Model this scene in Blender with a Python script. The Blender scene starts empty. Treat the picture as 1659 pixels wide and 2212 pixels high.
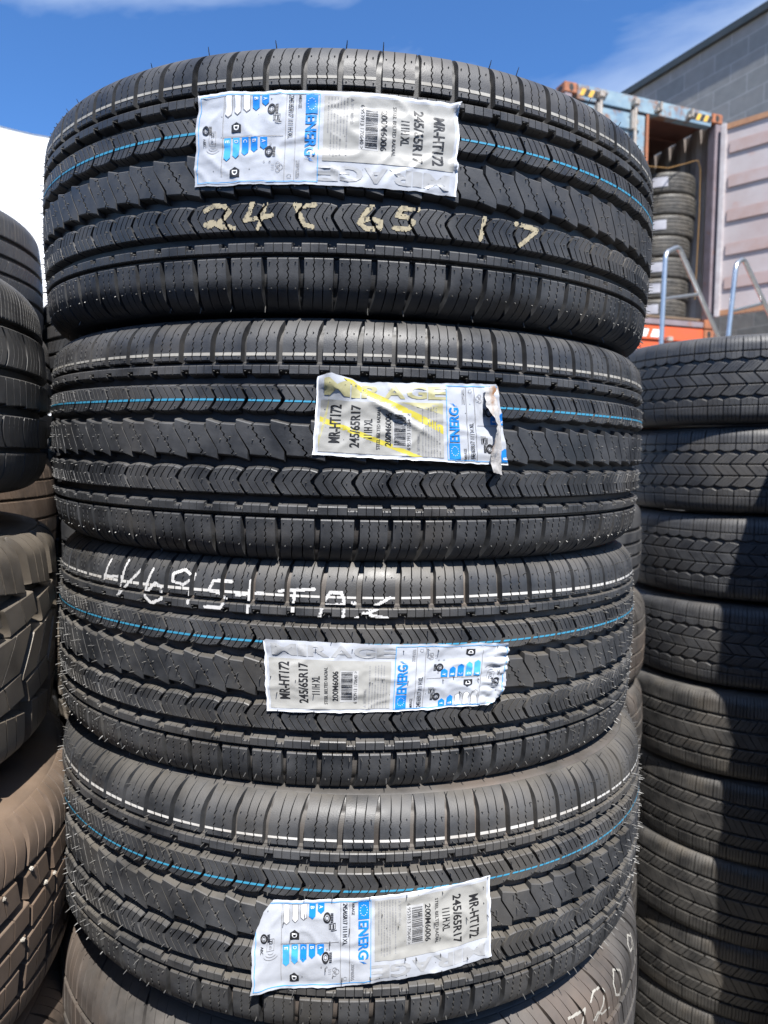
import bpy, bmesh, math, random
import numpy as np
from math import sin, cos, radians, pi, tan
from mathutils import Vector, Matrix, noise

SC = bpy.context.scene
COL = SC.collection
rng = random.Random(7)

# ------------------------------------------------------------------ camera
EYE = 1.72
PITCH = radians(4.843)
FPX = 1484.3                       # focal length in pixels of a 1659 x 2212 picture
cam = bpy.data.cameras.new('camera')
cam.sensor_fit = 'VERTICAL'
cam.sensor_height = 36.0
cam.sensor_width = 27.0
cam.lens = FPX / 2212.0 * 36.0
cam.clip_start = 0.02
cam.clip_end = 3000
cam.dof.use_dof = True
cam.dof.focus_distance = 0.64
cam.dof.aperture_fstop = 9.0
camo = bpy.data.objects.new('camera', cam)
COL.objects.link(camo)
camo.location = (0, 0, EYE)
camo.rotation_euler = (pi / 2 - PITCH, 0, 0)
SC.camera = camo

# ------------------------------------------------------------------ light
SUN_EL = radians(58)
SUN_AZ = radians(15)               # towards the right of straight-behind-the-camera
to_sun = Vector((sin(SUN_AZ) * cos(SUN_EL), -cos(SUN_AZ) * cos(SUN_EL), sin(SUN_EL)))
sl = bpy.data.lights.new('sun', 'SUN')
sl.energy = 5.0
sl.angle = radians(0.5)
sl.color = (1.0, 0.97, 0.925)
so = bpy.data.objects.new('sun', sl)
COL.objects.link(so)
so.rotation_euler = to_sun.to_track_quat('Z', 'Y').to_euler()

world = bpy.data.worlds.new("World")
SC.world = world
world.use_nodes = True
wt = world.node_tree
wt.nodes.clear()
wo = wt.nodes.new('ShaderNodeOutputWorld')
bg = wt.nodes.new('ShaderNodeBackground')
sky = wt.nodes.new('ShaderNodeTexSky')
sky.sky_type = 'NISHITA'
sky.sun_disc = False
sky.sun_elevation = SUN_EL
sky.sun_rotation = math.atan2(to_sun.x, to_sun.y)
sky.altitude = 300
sky.air_density = 1.0
sky.dust_density = 0.25
sky.ozone_density = 3.0
bg.inputs['Strength'].default_value = 0.056
tc = wt.nodes.new('ShaderNodeTexCoord')
mp = wt.nodes.new('ShaderNodeMapping')
mp.inputs['Scale'].default_value = (1.6, 1.6, 4.5)
mp.inputs['Rotation'].default_value = (0.25, -0.35, 0.3)
wt.links.new(tc.outputs['Generated'], mp.inputs['Vector'])
cn = wt.nodes.new('ShaderNodeTexNoise')
cn.inputs['Scale'].default_value = 1.7
cn.inputs['Detail'].default_value = 7.0
cn.inputs['Roughness'].default_value = 0.55
cn.inputs['Distortion'].default_value = 0.4
wt.links.new(mp.outputs['Vector'], cn.inputs['Vector'])
cr = wt.nodes.new('ShaderNodeMapRange')
cr.inputs['From Min'].default_value = 0.44
cr.inputs['From Max'].default_value = 0.80
cr.inputs['To Min'].default_value = 0.0
cr.inputs['To Max'].default_value = 0.75
wt.links.new(cn.outputs['Fac'], cr.inputs['Value'])
cm = wt.nodes.new('ShaderNodeMixRGB')
cm.inputs['Color2'].default_value = (8.5, 9.6, 11.0, 1)
wt.links.new(cr.outputs['Result'], cm.inputs['Fac'])
hs = wt.nodes.new('ShaderNodeMixRGB')
hs.blend_type = 'MULTIPLY'
hs.inputs['Fac'].default_value = 1.0
hs.inputs['Color2'].default_value = (0.76, 1.22, 1.72, 1)     # the deep blue of a clear dry day
wt.links.new(sky.outputs['Color'], hs.inputs['Color1'])
wt.links.new(hs.outputs['Color'], cm.inputs['Color1'])
wt.links.new(cm.outputs['Color'], bg.inputs['Color'])
wt.links.new(bg.outputs['Background'], wo.inputs['Surface'])

vs = SC.view_settings
vs.view_transform = 'Standard'
vs.look = 'None'
vs.exposure = 1.1
vs.gamma = 1.0
vs.use_curve_mapping = False


# ------------------------------------------------------------------ helpers
def at(px, py, depth):
    """pixel of the 1659 x 2212 picture -> world point at horizontal distance y = depth"""
    a = (px - 829.5) / FPX
    b = (1106 - py) / FPX
    d = Vector((a, cos(PITCH) + b * sin(PITCH), -sin(PITCH) + b * cos(PITCH)))
    d *= depth / d.y
    return Vector((0, 0, EYE)) + d


def mat(name, base, rough=0.6, metal=0.0, spec=0.5, base2=None, nscale=8.0, nlow=0.35, nhigh=0.7,
        bump=0.0, bscale=60.0, bdist=0.002, base3=None, n3scale=3.0, n3low=0.5, n3high=0.75, rough2=None,
        up_dust=None, up_amt=0.0, detail=6.0, rough_var=0.0):
    m = bpy.data.materials.new(name)
    m.use_nodes = True
    nt = m.node_tree
    b = nt.nodes['Principled BSDF']
    b.inputs['Roughness'].default_value = rough
    b.inputs['Metallic'].default_value = metal
    b.inputs['Specular IOR Level'].default_value = spec
    b.inputs['Base Color'].default_value = (*base, 1)
    t = nt.nodes.new('ShaderNodeTexCoord')
    oi = nt.nodes.new('ShaderNodeObjectInfo')
    off = nt.nodes.new('ShaderNodeVectorMath')
    off.operation = 'SCALE'
    off.inputs['Scale'].default_value = 37.0
    cx = nt.nodes.new('ShaderNodeCombineXYZ')
    for i in range(3):
        nt.links.new(oi.outputs['Random'], cx.inputs[i])
    nt.links.new(cx.outputs[0], off.inputs[0])
    av = nt.nodes.new('ShaderNodeVectorMath')
    av.operation = 'ADD'
    nt.links.new(t.outputs['Object'], av.inputs[0])
    nt.links.new(off.outputs[0], av.inputs[1])
    vec = av.outputs[0]
    col = None

    def noise_fac(scale, lo, hi, det=detail):
        n = nt.nodes.new('ShaderNodeTexNoise')
        n.inputs['Scale'].default_value = scale
        n.inputs['Detail'].default_value = det
        n.inputs['Roughness'].default_value = 0.6
        nt.links.new(vec, n.inputs['Vector'])
        r = nt.nodes.new('ShaderNodeMapRange')
        r.inputs['From Min'].default_value = lo
        r.inputs['From Max'].default_value = hi
        nt.links.new(n.outputs['Fac'], r.inputs['Value'])
        return r.outputs['Result']

    def mix(fac, c1, c2):
        x = nt.nodes.new('ShaderNodeMixRGB')
        nt.links.new(fac, x.inputs['Fac'])
        for inp, c in ((x.inputs['Color1'], c1), (x.inputs['Color2'], c2)):
            if isinstance(c, tuple):
                inp.default_value = (*c, 1)
            else:
                nt.links.new(c, inp)
        return x.outputs['Color']
    col = base
    if base2:
        f = noise_fac(nscale, nlow, nhigh)
        col = mix(f, col, base2)
        if rough2 is not None:
            r = nt.nodes.new('ShaderNodeMapRange')
            r.inputs['To Min'].default_value = rough
            r.inputs['To Max'].default_value = rough2
            nt.links.new(f, r.inputs['Value'])
            nt.links.new(r.outputs['Result'], b.inputs['Roughness'])
    if base3:
        f3 = noise_fac(n3scale, n3low, n3high)
        col = mix(f3, col, base3)
    if up_dust:
        g = nt.nodes.new('ShaderNodeNewGeometry')
        s = nt.nodes.new('ShaderNodeSeparateXYZ')
        nt.links.new(g.outputs['Normal'], s.inputs[0])
        r = nt.nodes.new('ShaderNodeMapRange')
        r.inputs['From Min'].default_value = 0.25
        r.inputs['From Max'].default_value = 0.95
        r.inputs['To Max'].default_value = up_amt
        nt.links.new(s.outputs['Z'], r.inputs['Value'])
        mu = nt.nodes.new('ShaderNodeMath')
        mu.operation = 'MULTIPLY'
        nt.links.new(r.outputs['Result'], mu.inputs[0])
        nt.links.new(noise_fac(25.0, 0.2, 0.6), mu.inputs[1])
        col = mix(mu.outputs[0], col, up_dust)
    if not isinstance(col, tuple):
        nt.links.new(col, b.inputs['Base Color'])
    if bump:
        n = nt.nodes.new('ShaderNodeTexNoise')
        n.inputs['Scale'].default_value = bscale
        n.inputs['Detail'].default_value = 5.0
        nt.links.new(vec, n.inputs['Vector'])
        bp = nt.nodes.new('ShaderNodeBump')
        bp.inputs['Strength'].default_value = bump
        bp.inputs['Distance'].default_value = bdist
        nt.links.new(n.outputs['Fac'], bp.inputs['Height'])
        nt.links.new(bp.outputs['Normal'], b.inputs['Normal'])
    return m


def rubber(name, dark, dusty, patch=None, rough=0.43, up=(0.085, 0.077, 0.065), up_amt=0.4, lo=0.36, hi=0.68, plo=0.50, phi=0.72, nscale=22):
    return mat(name, dark, rough, 0, 0.5, base2=dusty, nscale=nscale, nlow=lo, nhigh=hi, base3=patch, n3scale=5.0,
               n3low=plo, n3high=phi, bump=0.25, bscale=900, bdist=0.0006, rough2=min(1, rough + 0.22), up_dust=up, up_amt=up_amt)


M = {}
M['new'] = rubber('new_rubber', (0.016, 0.0172, 0.020), (0.055, 0.056, 0.059), (0.074, 0.067, 0.060))
M['new_dusty'] = rubber('dusty_new_rubber', (0.017, 0.0185, 0.0215), (0.054, 0.055, 0.058), (0.072, 0.066, 0.058),
                        up=(0.15, 0.13, 0.10), up_amt=0.40)
M['new_side'] = rubber('sidewall_rubber', (0.018, 0.019, 0.0215), (0.050, 0.049, 0.050), (0.072, 0.061, 0.055))
M['side_brown'] = rubber('brown_bloom_rubber', (0.036, 0.034, 0.033), (0.088, 0.080, 0.074), (0.118, 0.090, 0.072), plo=0.5)
M['brown'] = rubber('brown_used_rubber', (0.034, 0.029, 0.026), (0.105, 0.080, 0.063), (0.16, 0.112, 0.080), plo=0.4,
                    up=(0.16, 0.11, 0.07))
M['grey'] = rubber('grey_used_rubber', (0.042, 0.041, 0.041), (0.088, 0.084, 0.079), (0.11, 0.095, 0.075))
M['tan'] = rubber('tan_dusty_rubber', (0.024, 0.0235, 0.0235), (0.064, 0.060, 0.055), (0.105, 0.089, 0.070), plo=0.5)
M['mud'] = rubber('dry_mud_rubber', (0.050, 0.043, 0.036), (0.120, 0.102, 0.082), (0.17, 0.14, 0.105), plo=0.45)
M['black'] = rubber('black_rubber', (0.028, 0.029, 0.033), (0.055, 0.056, 0.059), (0.066, 0.062, 0.058))
M['far'] = rubber('faded_rubber', (0.045, 0.041, 0.036), (0.095, 0.087, 0.075), (0.12, 0.105, 0.085))
M['stone'] = mat('pale_stone', (0.42, 0.39, 0.34), 0.8, base2=(0.28, 0.25, 0.21), nscale=90)
M['white_paint'] = mat('white_stripe_paint', (0.52, 0.505, 0.475), 0.6, base2=(0.32, 0.29, 0.25), nscale=35, nlow=0.45, nhigh=0.8)
M['worn_white_paint'] = mat('worn_stripe_paint', (0.33, 0.315, 0.28), 0.65, base2=(0.17, 0.155, 0.135), nscale=35, nlow=0.4, nhigh=0.8)
M['blue_paint'] = mat('blue_stripe_paint', (0.04, 0.24, 0.38), 0.5, base2=(0.03, 0.17, 0.28), nscale=45, nlow=0.5, nhigh=0.8)
M['chalk_cream'] = mat('cream_chalk', (0.37, 0.32, 0.215), 0.85, base2=(0.10, 0.09, 0.07), nscale=260, nlow=0.50, nhigh=0.72)
M['chalk_white'] = mat('white_chalk', (0.48, 0.47, 0.455), 0.85, base2=(0.11, 0.108, 0.105), nscale=260, nlow=0.53, nhigh=0.74)
M['hair'] = mat('rubber_hair', (0.045, 0.045, 0.046), 0.45, base2=(0.09, 0.085, 0.075), nscale=40)


def mesh_np(name, V, F, material, smooth=True, angle=32):
    """V (n,3), F (m,4) quads -> mesh"""
    me = bpy.data.meshes.new(name)
    V = np.asarray(V, dtype=np.float32)
    F = np.asarray(F, dtype=np.int32)
    me.vertices.add(len(V))
    me.vertices.foreach_set('co', V.ravel())
    me.loops.add(F.size)
    me.loops.foreach_set('vertex_index', F.ravel())
    me.polygons.add(len(F))
    k = F.shape[1]
    me.polygons.foreach_set('loop_start', np.arange(0, F.size, k, dtype=np.int32))
    me.polygons.foreach_set('loop_total', np.full(len(F), k, dtype=np.int32))
    me.polygons.foreach_set('use_smooth', np.full(len(F), smooth, dtype=bool))
    me.update(calc_edges=True)
    me.validate()
    if smooth:
        me.set_sharp_from_angle(angle=radians(angle))
    me.materials.append(material)
    return me


class MB:
    """collects boxes, tubes and polygons into one mesh"""
    def __init__(self):
        self.v = []
        self.f = []

    def add(self, vs_, fs_):
        o = len(self.v)
        self.v += [tuple(p) for p in vs_]
        self.f += [tuple(i + o for i in f) for f in fs_]

    def box(self, c, s, rot=None, mtx=None):
        h = [x / 2 for x in s]
        pts = [Vector((x * h[0], y * h[1], z * h[2])) for x in (-1, 1) for y in (-1, 1) for z in (-1, 1)]
        if rot is not None:
            pts = [rot @ p for p in pts]
        pts = [p + Vector(c) for p in pts]
        if mtx is not None:
            pts = [mtx @ p for p in pts]
        self.add(pts, [(0, 1, 3, 2), (4, 6, 7, 5), (0, 4, 5, 1), (2, 3, 7, 6), (0, 2, 6, 4), (1, 5, 7, 3)])

    def tube(self, path, r, n=10, cap=True):
        path = [Vector(p) for p in path]
        rings = []
        prev = None
        for i, p in enumerate(path):
            if i == 0:
                d = path[1] - p
            elif i == len(path) - 1:
                d = p - path[i - 1]
            else:
                d = (path[i + 1] - p).normalized() + (p - path[i - 1]).normalized()
            d.normalize()
            a = prev if prev is not None else (Vector((0, 0, 1)) if abs(d.z) < 0.9 else Vector((1, 0, 0)))
            x = (a - d * a.dot(d)).normalized()
            prev = x
            y = d.cross(x)
            rr = r[i] if isinstance(r, (list, tuple)) else r
            rings.append([p + (x * cos(2 * pi * k / n) + y * sin(2 * pi * k / n)) * rr for k in range(n)])
        vs_ = [q for ring in rings for q in ring]
        fs_ = []
        for i in range(len(rings) - 1):
            for k in range(n):
                fs_.append((i * n + k, i * n + (k + 1) % n, (i + 1) * n + (k + 1) % n, (i + 1) * n + k))
        if cap:
            fs_.append(tuple(range(n - 1, -1, -1)))
            fs_.append(tuple((len(rings) - 1) * n + k for k in range(n)))
        self.add(vs_, fs_)

    def build(self, name, material, parent=None, bevel=0.0, smooth=False, mtx=None, link=True):
        me = bpy.data.meshes.new(name)
        me.from_pydata(self.v, [], self.f)
        me.update()
        if mtx is not None:
            me.transform(mtx)
        bm = bmesh.new()
        bm.from_mesh(me)
        if bevel:
            bmesh.ops.bevel(bm, geom=[e for e in bm.edges], offset=bevel, segments=2, affect='EDGES', clamp_overlap=True)
        bmesh.ops.recalc_face_normals(bm, faces=bm.faces)
        bm.to_mesh(me)
        bm.free()
        if smooth:
            for p in me.polygons:
                p.use_smooth = True
            me.set_sharp_from_angle(angle=radians(40))
        me.materials.append(material)
        o = bpy.data.objects.new(name, me)
        if link:
            COL.objects.link(o)
        if parent:
            o.parent = parent
        return o


def tag(o, label=None, cat=None, group=None, kind=None):
    if label:
        o['label'] = label
    if cat:
        o['category'] = cat
    if group:
        o['group'] = group
    if kind:
        o['kind'] = kind
    return o


def empty(name, mtx=None, loc=None):
    o = bpy.data.objects.new(name, None)
    o.empty_display_size = 0.1
    COL.objects.link(o)
    if mtx is not None:
        o.matrix_world = mtx
    if loc is not None:
        o.location = loc
    return o


# ------------------------------------------------------------------ tyre engine  (u, t in mm on the tread, metres outside)
class Profile:
    def __init__(s, R=0.375, tc=80.0, Rc=900.0, Rs=30.0, phimax=1.40, bead=0.222, drop=12.0):
        s.R, s.tc, s.Rc, s.Rs, s.pm = R, tc, Rc, Rs, phimax
        s.p0 = tc / Rc
        s.s0 = Rc * sin(s.p0)
        s.r0 = -Rc * (1 - cos(s.p0))
        s.t1 = tc + (phimax - s.p0) * Rs
        s.s1 = s.s0 + Rs * (sin(phimax) - sin(s.p0))
        s.r1 = s.r0 - Rs * (cos(s.p0) - cos(phimax))
        s.bead = bead
        s.drop = drop

    def pt(s, t, d=0.0):
        """arc length t (mm array), depth d (mm) -> axial z, radius (metres)"""
        t = np.asarray(t, float)
        a = np.abs(t)
        sg = np.sign(t)
        ph = np.where(a <= s.tc, a / s.Rc, np.minimum(s.p0 + (a - s.tc) / s.Rs, s.pm))
        z = np.where(a <= s.tc, s.Rc * np.sin(ph), s.s0 + s.Rs * (np.sin(ph) - sin(s.p0)))
        r = np.where(a <= s.tc, -s.Rc * (1 - np.cos(ph)), s.r0 - s.Rs * (cos(s.p0) - np.cos(ph)))
        z = z - np.asarray(d) * np.sin(ph)
        r = r - np.asarray(d) * np.cos(ph)
        return sg * z / 1000.0, s.R + r / 1000.0


class Style:
    def __init__(s, name, prof, npitch, floor, mats, var=0.10, seed=1, base_t=None):
        s.name, s.prof, s.n, s.floor, s.mats = name, prof, npitch, floor, mats
        s.P = 2 * pi * prof.R * 1000 / npitch
        r = random.Random(seed)
        seq = [1 + var * r.choice((-1, 0, 0, 1)) for _ in range(npitch)]
        tot = sum(seq)
        s.th0 = np.cumsum([0] + seq[:-1]) * 2 * pi / tot
        s.dth = np.array(seq) * 2 * pi / tot
        s.sl = []
        s.meshes = None

    def slice(s, L, R, d0=0.0, du=0.5, dt=1.2):
        L, R = np.array(L, float), np.array(R, float)
        c = 0.9                                              # chamfered rib edges
        L = np.concatenate([L[:1], L[:1] + (0, c), L[1:-1], L[-1:] - (0, c), L[-1:]])
        R = np.concatenate([R[:1], R[:1] + (0, c), R[1:-1], R[-1:] - (0, c), R[-1:]])
        s.sl.append((L, R, d0, du, dt))

    def row(s, t0, t1, nsl, gap, sipe, shift=lambda t: 0.0, zig=0.0, zwl=5.0, zrange=None, bot=None, top=None, nt=8,
            gsc=lambda t: 1.0, d0=0.0, bots=None, tops=None, mirror=False, du=0.5, dt=1.2, off=0.0):
        P = s.P

        def tri(x):
            x = x - math.floor(x)
            return 4 * abs(x - 0.5) - 1
        for j in range(nsl):
            L, R = [], []
            for side in (0, 1):
                jj = j + side
                out = L if side == 0 else R
                f = jj / nsl
                lo = t0 + (bot(f) if bot else 0) + (bots[j] if bots else 0)
                hi = t1 + (top(f) if top else 0) + (tops[j] if tops else 0)
                for i in range(nt + 1):
                    t = lo + (hi - lo) * i / nt
                    g = gap * gsc(t)
                    sp = sipe * gsc(t)
                    b = g / 2 + (P - g) * jj / nsl
                    if side == 0 and j > 0:
                        b += sp / 2
                    if side == 1 and j < nsl - 1:
                        b -= sp / 2
                    if 0 < jj < nsl and zig and (zrange is None or zrange[0] <= t <= zrange[1]):
                        b += zig * tri(t / zwl)
                    out.append((b + shift(t) + off, t))
            if mirror:
                L, R = [(P - u, -t) for u, t in reversed(R)], [(P - u, -t) for u, t in reversed(L)]
            s.slice(L, R, d0, du, dt)

    def uth(s, k, u):
        return s.th0[k] + np.asarray(u) / s.P * s.dth[k]

    def ring(s, u, t, d):
        """arrays u,t,d for one pitch -> all pitches (n*len,3)"""
        z, r = s.prof.pt(t, d)
        th = s.th0[:, None] + np.asarray(u)[None, :] / s.P * s.dth[:, None]
        V = np.stack([np.sin(th) * r, -np.cos(th) * r, np.broadcast_to(z, th.shape)], -1)
        return V.reshape(-1, 3), th.shape[1]

    def build(s):
        U, T, Dp, F = [], [], [], []
        o = 0
        for (L, R, d0, du, dt) in s.sl:
            n = len(L)
            dep = np.maximum(s.floor(np.abs(0.5 * (L[:, 1] + R[:, 1]))) + 0.4, d0 + 0.3)
            tb = np.zeros(n)
            tb[0], tb[-1] = -dt, dt
            U += [L[:, 0], R[:, 0], L[:, 0] - du, R[:, 0] + du]
            T += [L[:, 1], R[:, 1], L[:, 1] + tb, R[:, 1] + tb]
            top = np.full(n, d0)
            top[0] = top[-1] = min(d0 + 0.75, dep[0] - .2, dep[-1] - .2)
            Dp += [top, top, dep, dep]
            a = o + np.arange(n - 1)
            F.append(np.stack([a, a + n, a + n + 1, a + 1], 1))
            F.append(np.stack([a + 2 * n, a, a + 1, a + 2 * n + 1], 1))
            F.append(np.stack([a + n, a + 3 * n, a + 3 * n + 1, a + n + 1], 1))
            F.append(np.array([[o + 2 * n, o + 3 * n, o + n, o], [o + n - 1, o + 2 * n - 1, o + 4 * n - 1, o + 3 * n - 1]]))
            o += 4 * n
        U, T, Dp, F = map(np.concatenate, (U, T, Dp, F))
        V, m = s.ring(U, T, Dp)
        FF = (F[None] + (np.arange(s.n) * m)[:, None, None]).reshape(-1, 4)
        tread = mesh_np('tread', V, FF, s.mats[0])
        # casing: groove floor, shoulders, sidewalls, bead, inner liner
        p = s.prof
        ts = np.concatenate([np.arange(0, p.t1, 1.6), [p.t1]])
        zz, rr = p.pt(ts, s.floor(ts))
        side = [(zz[-1], rr[-1])]
        z1, r1 = zz[-1], rr[-1]
        for k in range(1, 9):
            f = k / 8
            side.append((z1 + 0.004 * sin(pi * min(f * 1.6, 1)) - p.drop / 1000 * f ** 2, r1 + (p.bead - r1) * f))
        inner = [(side[-1][0] - 0.012, p.bead - 0.006), (side[-1][0] - 0.022, p.bead + 0.01), (z1 - 0.012, r1 - 0.02), (z1 - 0.03, p.R - 0.024), (0.0, p.R - 0.020)]
        half = list(zip(zz, rr)) + side[1:] + inner
        prof = [(-a, b) for a, b in reversed(half[1:])] + half
        prof = prof[:-1]
        NT = 180
        th = np.arange(NT) * 2 * pi / NT
        pa = np.array(prof)
        V = np.stack([np.sin(th)[:, None] * pa[:, 1], -np.cos(th)[:, None] * pa[:, 1], np.broadcast_to(pa[:, 0], (NT, len(pa)))], -1).reshape(-1, 3)
        n = len(pa)
        i, j = np.meshgrid(np.arange(NT), np.arange(n), indexing='ij')
        F = np.stack([i * n + j, ((i + 1) % NT) * n + j, ((i + 1) % NT) * n + (j + 1) % n, i * n + (j + 1) % n], -1).reshape(-1, 4)
        casing = mesh_np('casing', V, F, s.mats[1], angle=40)
        s.meshes = (tread, casing)
        return s

    # -- points on the tops
    def top_patches(s, fn, d=-0.3, n=4):
        """quads on block tops between t=fn(theta)-w and +w ; fn returns (centre, half width) or None"""
        V, F = [], []
        for k in range(s.n):
            for (L, R, d0, du, dt) in s.sl:
                tm0, tm1 = max(L[0, 1], R[0, 1]), min(L[-1, 1], R[-1, 1])
                th = s.uth(k, 0.5 * (L[:, 0].mean() + R[:, 0].mean()))
                c = fn(float(th))
                if c is None or c[0] - c[1] < tm0 or c[0] + c[1] > tm1:
                    continue
                uu, tt = [], []
                for q in range(n + 1):
                    for side in (-1, 1):
                        t = c[0] + side * c[1]
                        ul = np.interp(t, L[:, 1], L[:, 0])
                        ur = np.interp(t, R[:, 1], R[:, 0])
                        u = ul + (ur - ul) * q / n
                        cq = fn(float(s.uth(k, u)))
                        uu.append(u)
                        tt.append(cq[0] + side * cq[1])
                z, r = s.prof.pt(tt, d + d0)
                th = s.uth(k, uu)
                o = len(V)
                V += list(zip(np.sin(th) * r, -np.cos(th) * r, z))
                F += [(o + 2 * q, o + 2 * q + 2, o + 2 * q + 3, o + 2 * q + 1) for q in range(n)]
        return V, F

    def on_top(s, th, t):
        th = th % (2 * pi)
        k = int(np.searchsorted(s.th0, th, side='right') - 1)
        for kk in (k, (k - 1) % s.n, (k + 1) % s.n):
            dth = (th - s.th0[kk] + pi) % (2 * pi) - pi
            u = dth / s.dth[kk] * s.P
            for (L, R, d0, du, dt) in s.sl:
                if min(L[0, 1], R[0, 1]) - .3 <= t <= max(L[-1, 1], R[-1, 1]) + .3:
                    if np.interp(t, L[:, 1], L[:, 0]) - .55 <= u <= np.interp(t, R[:, 1], R[:, 0]) + .55:
                        return True
        return False

    def chalk(s, strokes, width, cell=0.8, seed=0, d=-0.35, free=None, wear=0.25):
        """strokes: lists of (theta_deg, t) -> small quads on the block tops"""
        V, F = [], []
        Rm = s.prof.R * 1000
        done = set()
        for st in strokes:
            P_ = [(radians(a) * Rm, t) for a, t in st]
            for (x0, y0), (x1, y1) in zip(P_[:-1], P_[1:]):
                w = width / 2
                for gx in range(int((min(x0, x1) - w) / cell) - 1, int((max(x0, x1) + w) / cell) + 2):
                    for gy in range(int((min(y0, y1) - w) / cell) - 1, int((max(y0, y1) + w) / cell) + 2):
                        if (gx, gy) in done:
                            continue
                        x, y = (gx + 0.5) * cell, (gy + 0.5) * cell
                        dx, dy = x1 - x0, y1 - y0
                        q = max(0, min(1, ((x - x0) * dx + (y - y0) * dy) / (dx * dx + dy * dy + 1e-9)))
                        dist = math.hypot(x - x0 - q * dx, y - y0 - q * dy)
                        nz = noise.noise(Vector((x * 0.35, y * 0.35, seed))) * 0.28 + noise.noise(Vector((x * 0.09, y * 0.09, seed + 9))) * 0.2
                        if dist > w * (0.95 + nz):
                            continue
                        if noise.noise(Vector((x * 0.6, y * 0.6, seed + 3))) > 1 - wear * 1.6 and dist > w * 0.3:
                            continue
                        th = x / Rm
                        if free is None and not s.on_top(th, y):
                            continue
                        done.add((gx, gy))
                        us = np.array([gx, gx + 1, gx + 1, gx]) * cell / Rm
                        tt = np.array([gy, gy, gy + 1, gy + 1]) * cell
                        z, r = s.prof.pt(tt, d)
                        o = len(V)
                        V += list(zip(np.sin(us) * r, -np.cos(us) * r, z))
                        F.append((o, o + 1, o + 2, o + 3))
        return V, F


def hair_mesh(style, spots, seed=0, thr=None, angle_ok=lambda a: True):
    """spots: (u, t, length fn(theta)) per pitch -> thin tapered spikes, one mesh"""
    r = random.Random(seed)
    V, F = [], []
    p = style.prof
    for k in range(style.n):
        for (u, t, ln) in spots:
            th = float(style.uth(k, u))
            a = (th + pi) % (2 * pi) - pi
            if not angle_ok(a):
                continue
            L = ln(a, r)
            if L <= 0:
                continue
            z, rad = p.pt([t], 0.0)
            z, rad = float(z[0]), float(rad[0])
            ph = min(abs(t) / p.Rc if abs(t) <= p.tc else p.p0 + (abs(t) - p.tc) / p.Rs, p.pm)
            er = Vector((sin(th), -cos(th), 0))
            et = Vector((cos(th), sin(th), 0))
            ez = Vector((0, 0, 1))
            nrm = er * cos(ph) + ez * sin(ph) * (1 if t > 0 else -1)
            base = er * rad + ez * z
            d = (nrm + et * r.uniform(-.10, .16) + ez * r.uniform(-.16, .10)).normalized()
            d2 = (d + et * r.uniform(-.12, .16) + ez * r.uniform(-.22, .08)).normalized()
            x = d.cross(ez if abs(d.z) < .8 else et).normalized()
            y = d.cross(x)
            rb = 0.00062 if L < 3 else 0.00052
            o = len(V)
            mid = base + d * (L * 0.5 / 1000)
            tip = mid + d2 * (L * 0.5 / 1000)
            for c, q in ((base - d * 0.0006, rb), (mid, rb * 0.85), (tip, rb * 0.55)):
                for m in range(4):
                    V.append(c + (x * cos(m * pi / 2) + y * sin(m * pi / 2)) * q)
            for lv in range(2):
                for m in range(4):
                    F.append((o + lv * 4 + m, o + lv * 4 + (m + 1) % 4, o + lv * 4 + 4 + (m + 1) % 4, o + lv * 4 + 4 + m))
            F.append((o + 8, o + 9, o + 10, o + 11))
    return mesh_np('rubber_hairs', [tuple(v) for v in V], F, M['hair'], smooth=True)


# ------------------------------------------------------------------ tread styles
def lin(*pts):
    xs, ys = zip(*pts)
    return lambda t: np.interp(t, xs, ys)


HT = Profile()
ht_floor = lin((0, 8.5), (63.2, 8.5), (63.8, 5.0), (66.5, 5.0), (67, 7.5), (100, 7.0), (114, 0.6), (117, 0.0), (200, 0.0))


def ht_style(mats, seed):
    s = Style('highway', HT, 74, ht_floor, mats, 0.09, seed)
    P = s.P
    chev = lin((15, -3.0), (22.5, -3.8), (34.5, 4.9), (47, -3.2))
    cb = lin((0, 1.8), (.25, .2), (.5, -.2), (.75, -.3), (1, 0.9))
    cc = lin((0, 3.6), (.5, 0.2), (1, -0.6))
    sgs = lin((60, 1.0), (95, 1.0), (108, 0.55), (115, 0.08))
    lean = lin((60, 0), (85, 0), (115, 3.5))
    for mir in (False, True):
        s.row(66.8, 114.5, 3, 5.4, 1.15, shift=lean, zig=1.0, zwl=5.2, zrange=(70, 90), gsc=sgs, nt=26, mirror=mir, dt=0.3)
        s.row(55.2, 63.2, 4, 0.6, 0.7, bots=[3.4, 0, 0, 0], nt=3, mirror=mir, dt=2.0)
        s.row(24.0, 46.4, 4, 3.4, 1.15, shift=chev, nt=8, mirror=mir, dt=2.4, bot=cb)
    diag = lin((-25, 6.5), (-9.5, 6.5), (9.5, -6.5), (25, -6.5))
    saw = lambda f: 2.6 - 5.0 * f
    s.row(-13.6, 13.6, 2, 1.7, 1.7, shift=diag, zig=1.2, zwl=5.0, nt=24, dt=2.0, top=cc, bot=lambda f: -cc(1 - f))
    return s.build()


A_NEW = ht_style((M['new'], M['new_side']), 3)
A_DUST = ht_style((M['new_dusty'], M['side_brown']), 5)

PA = Profile(R=0.362, tc=82, Rc=800, Rs=30, phimax=1.4)
grooved = lambda *gs: (lambda t: 0)


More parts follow.
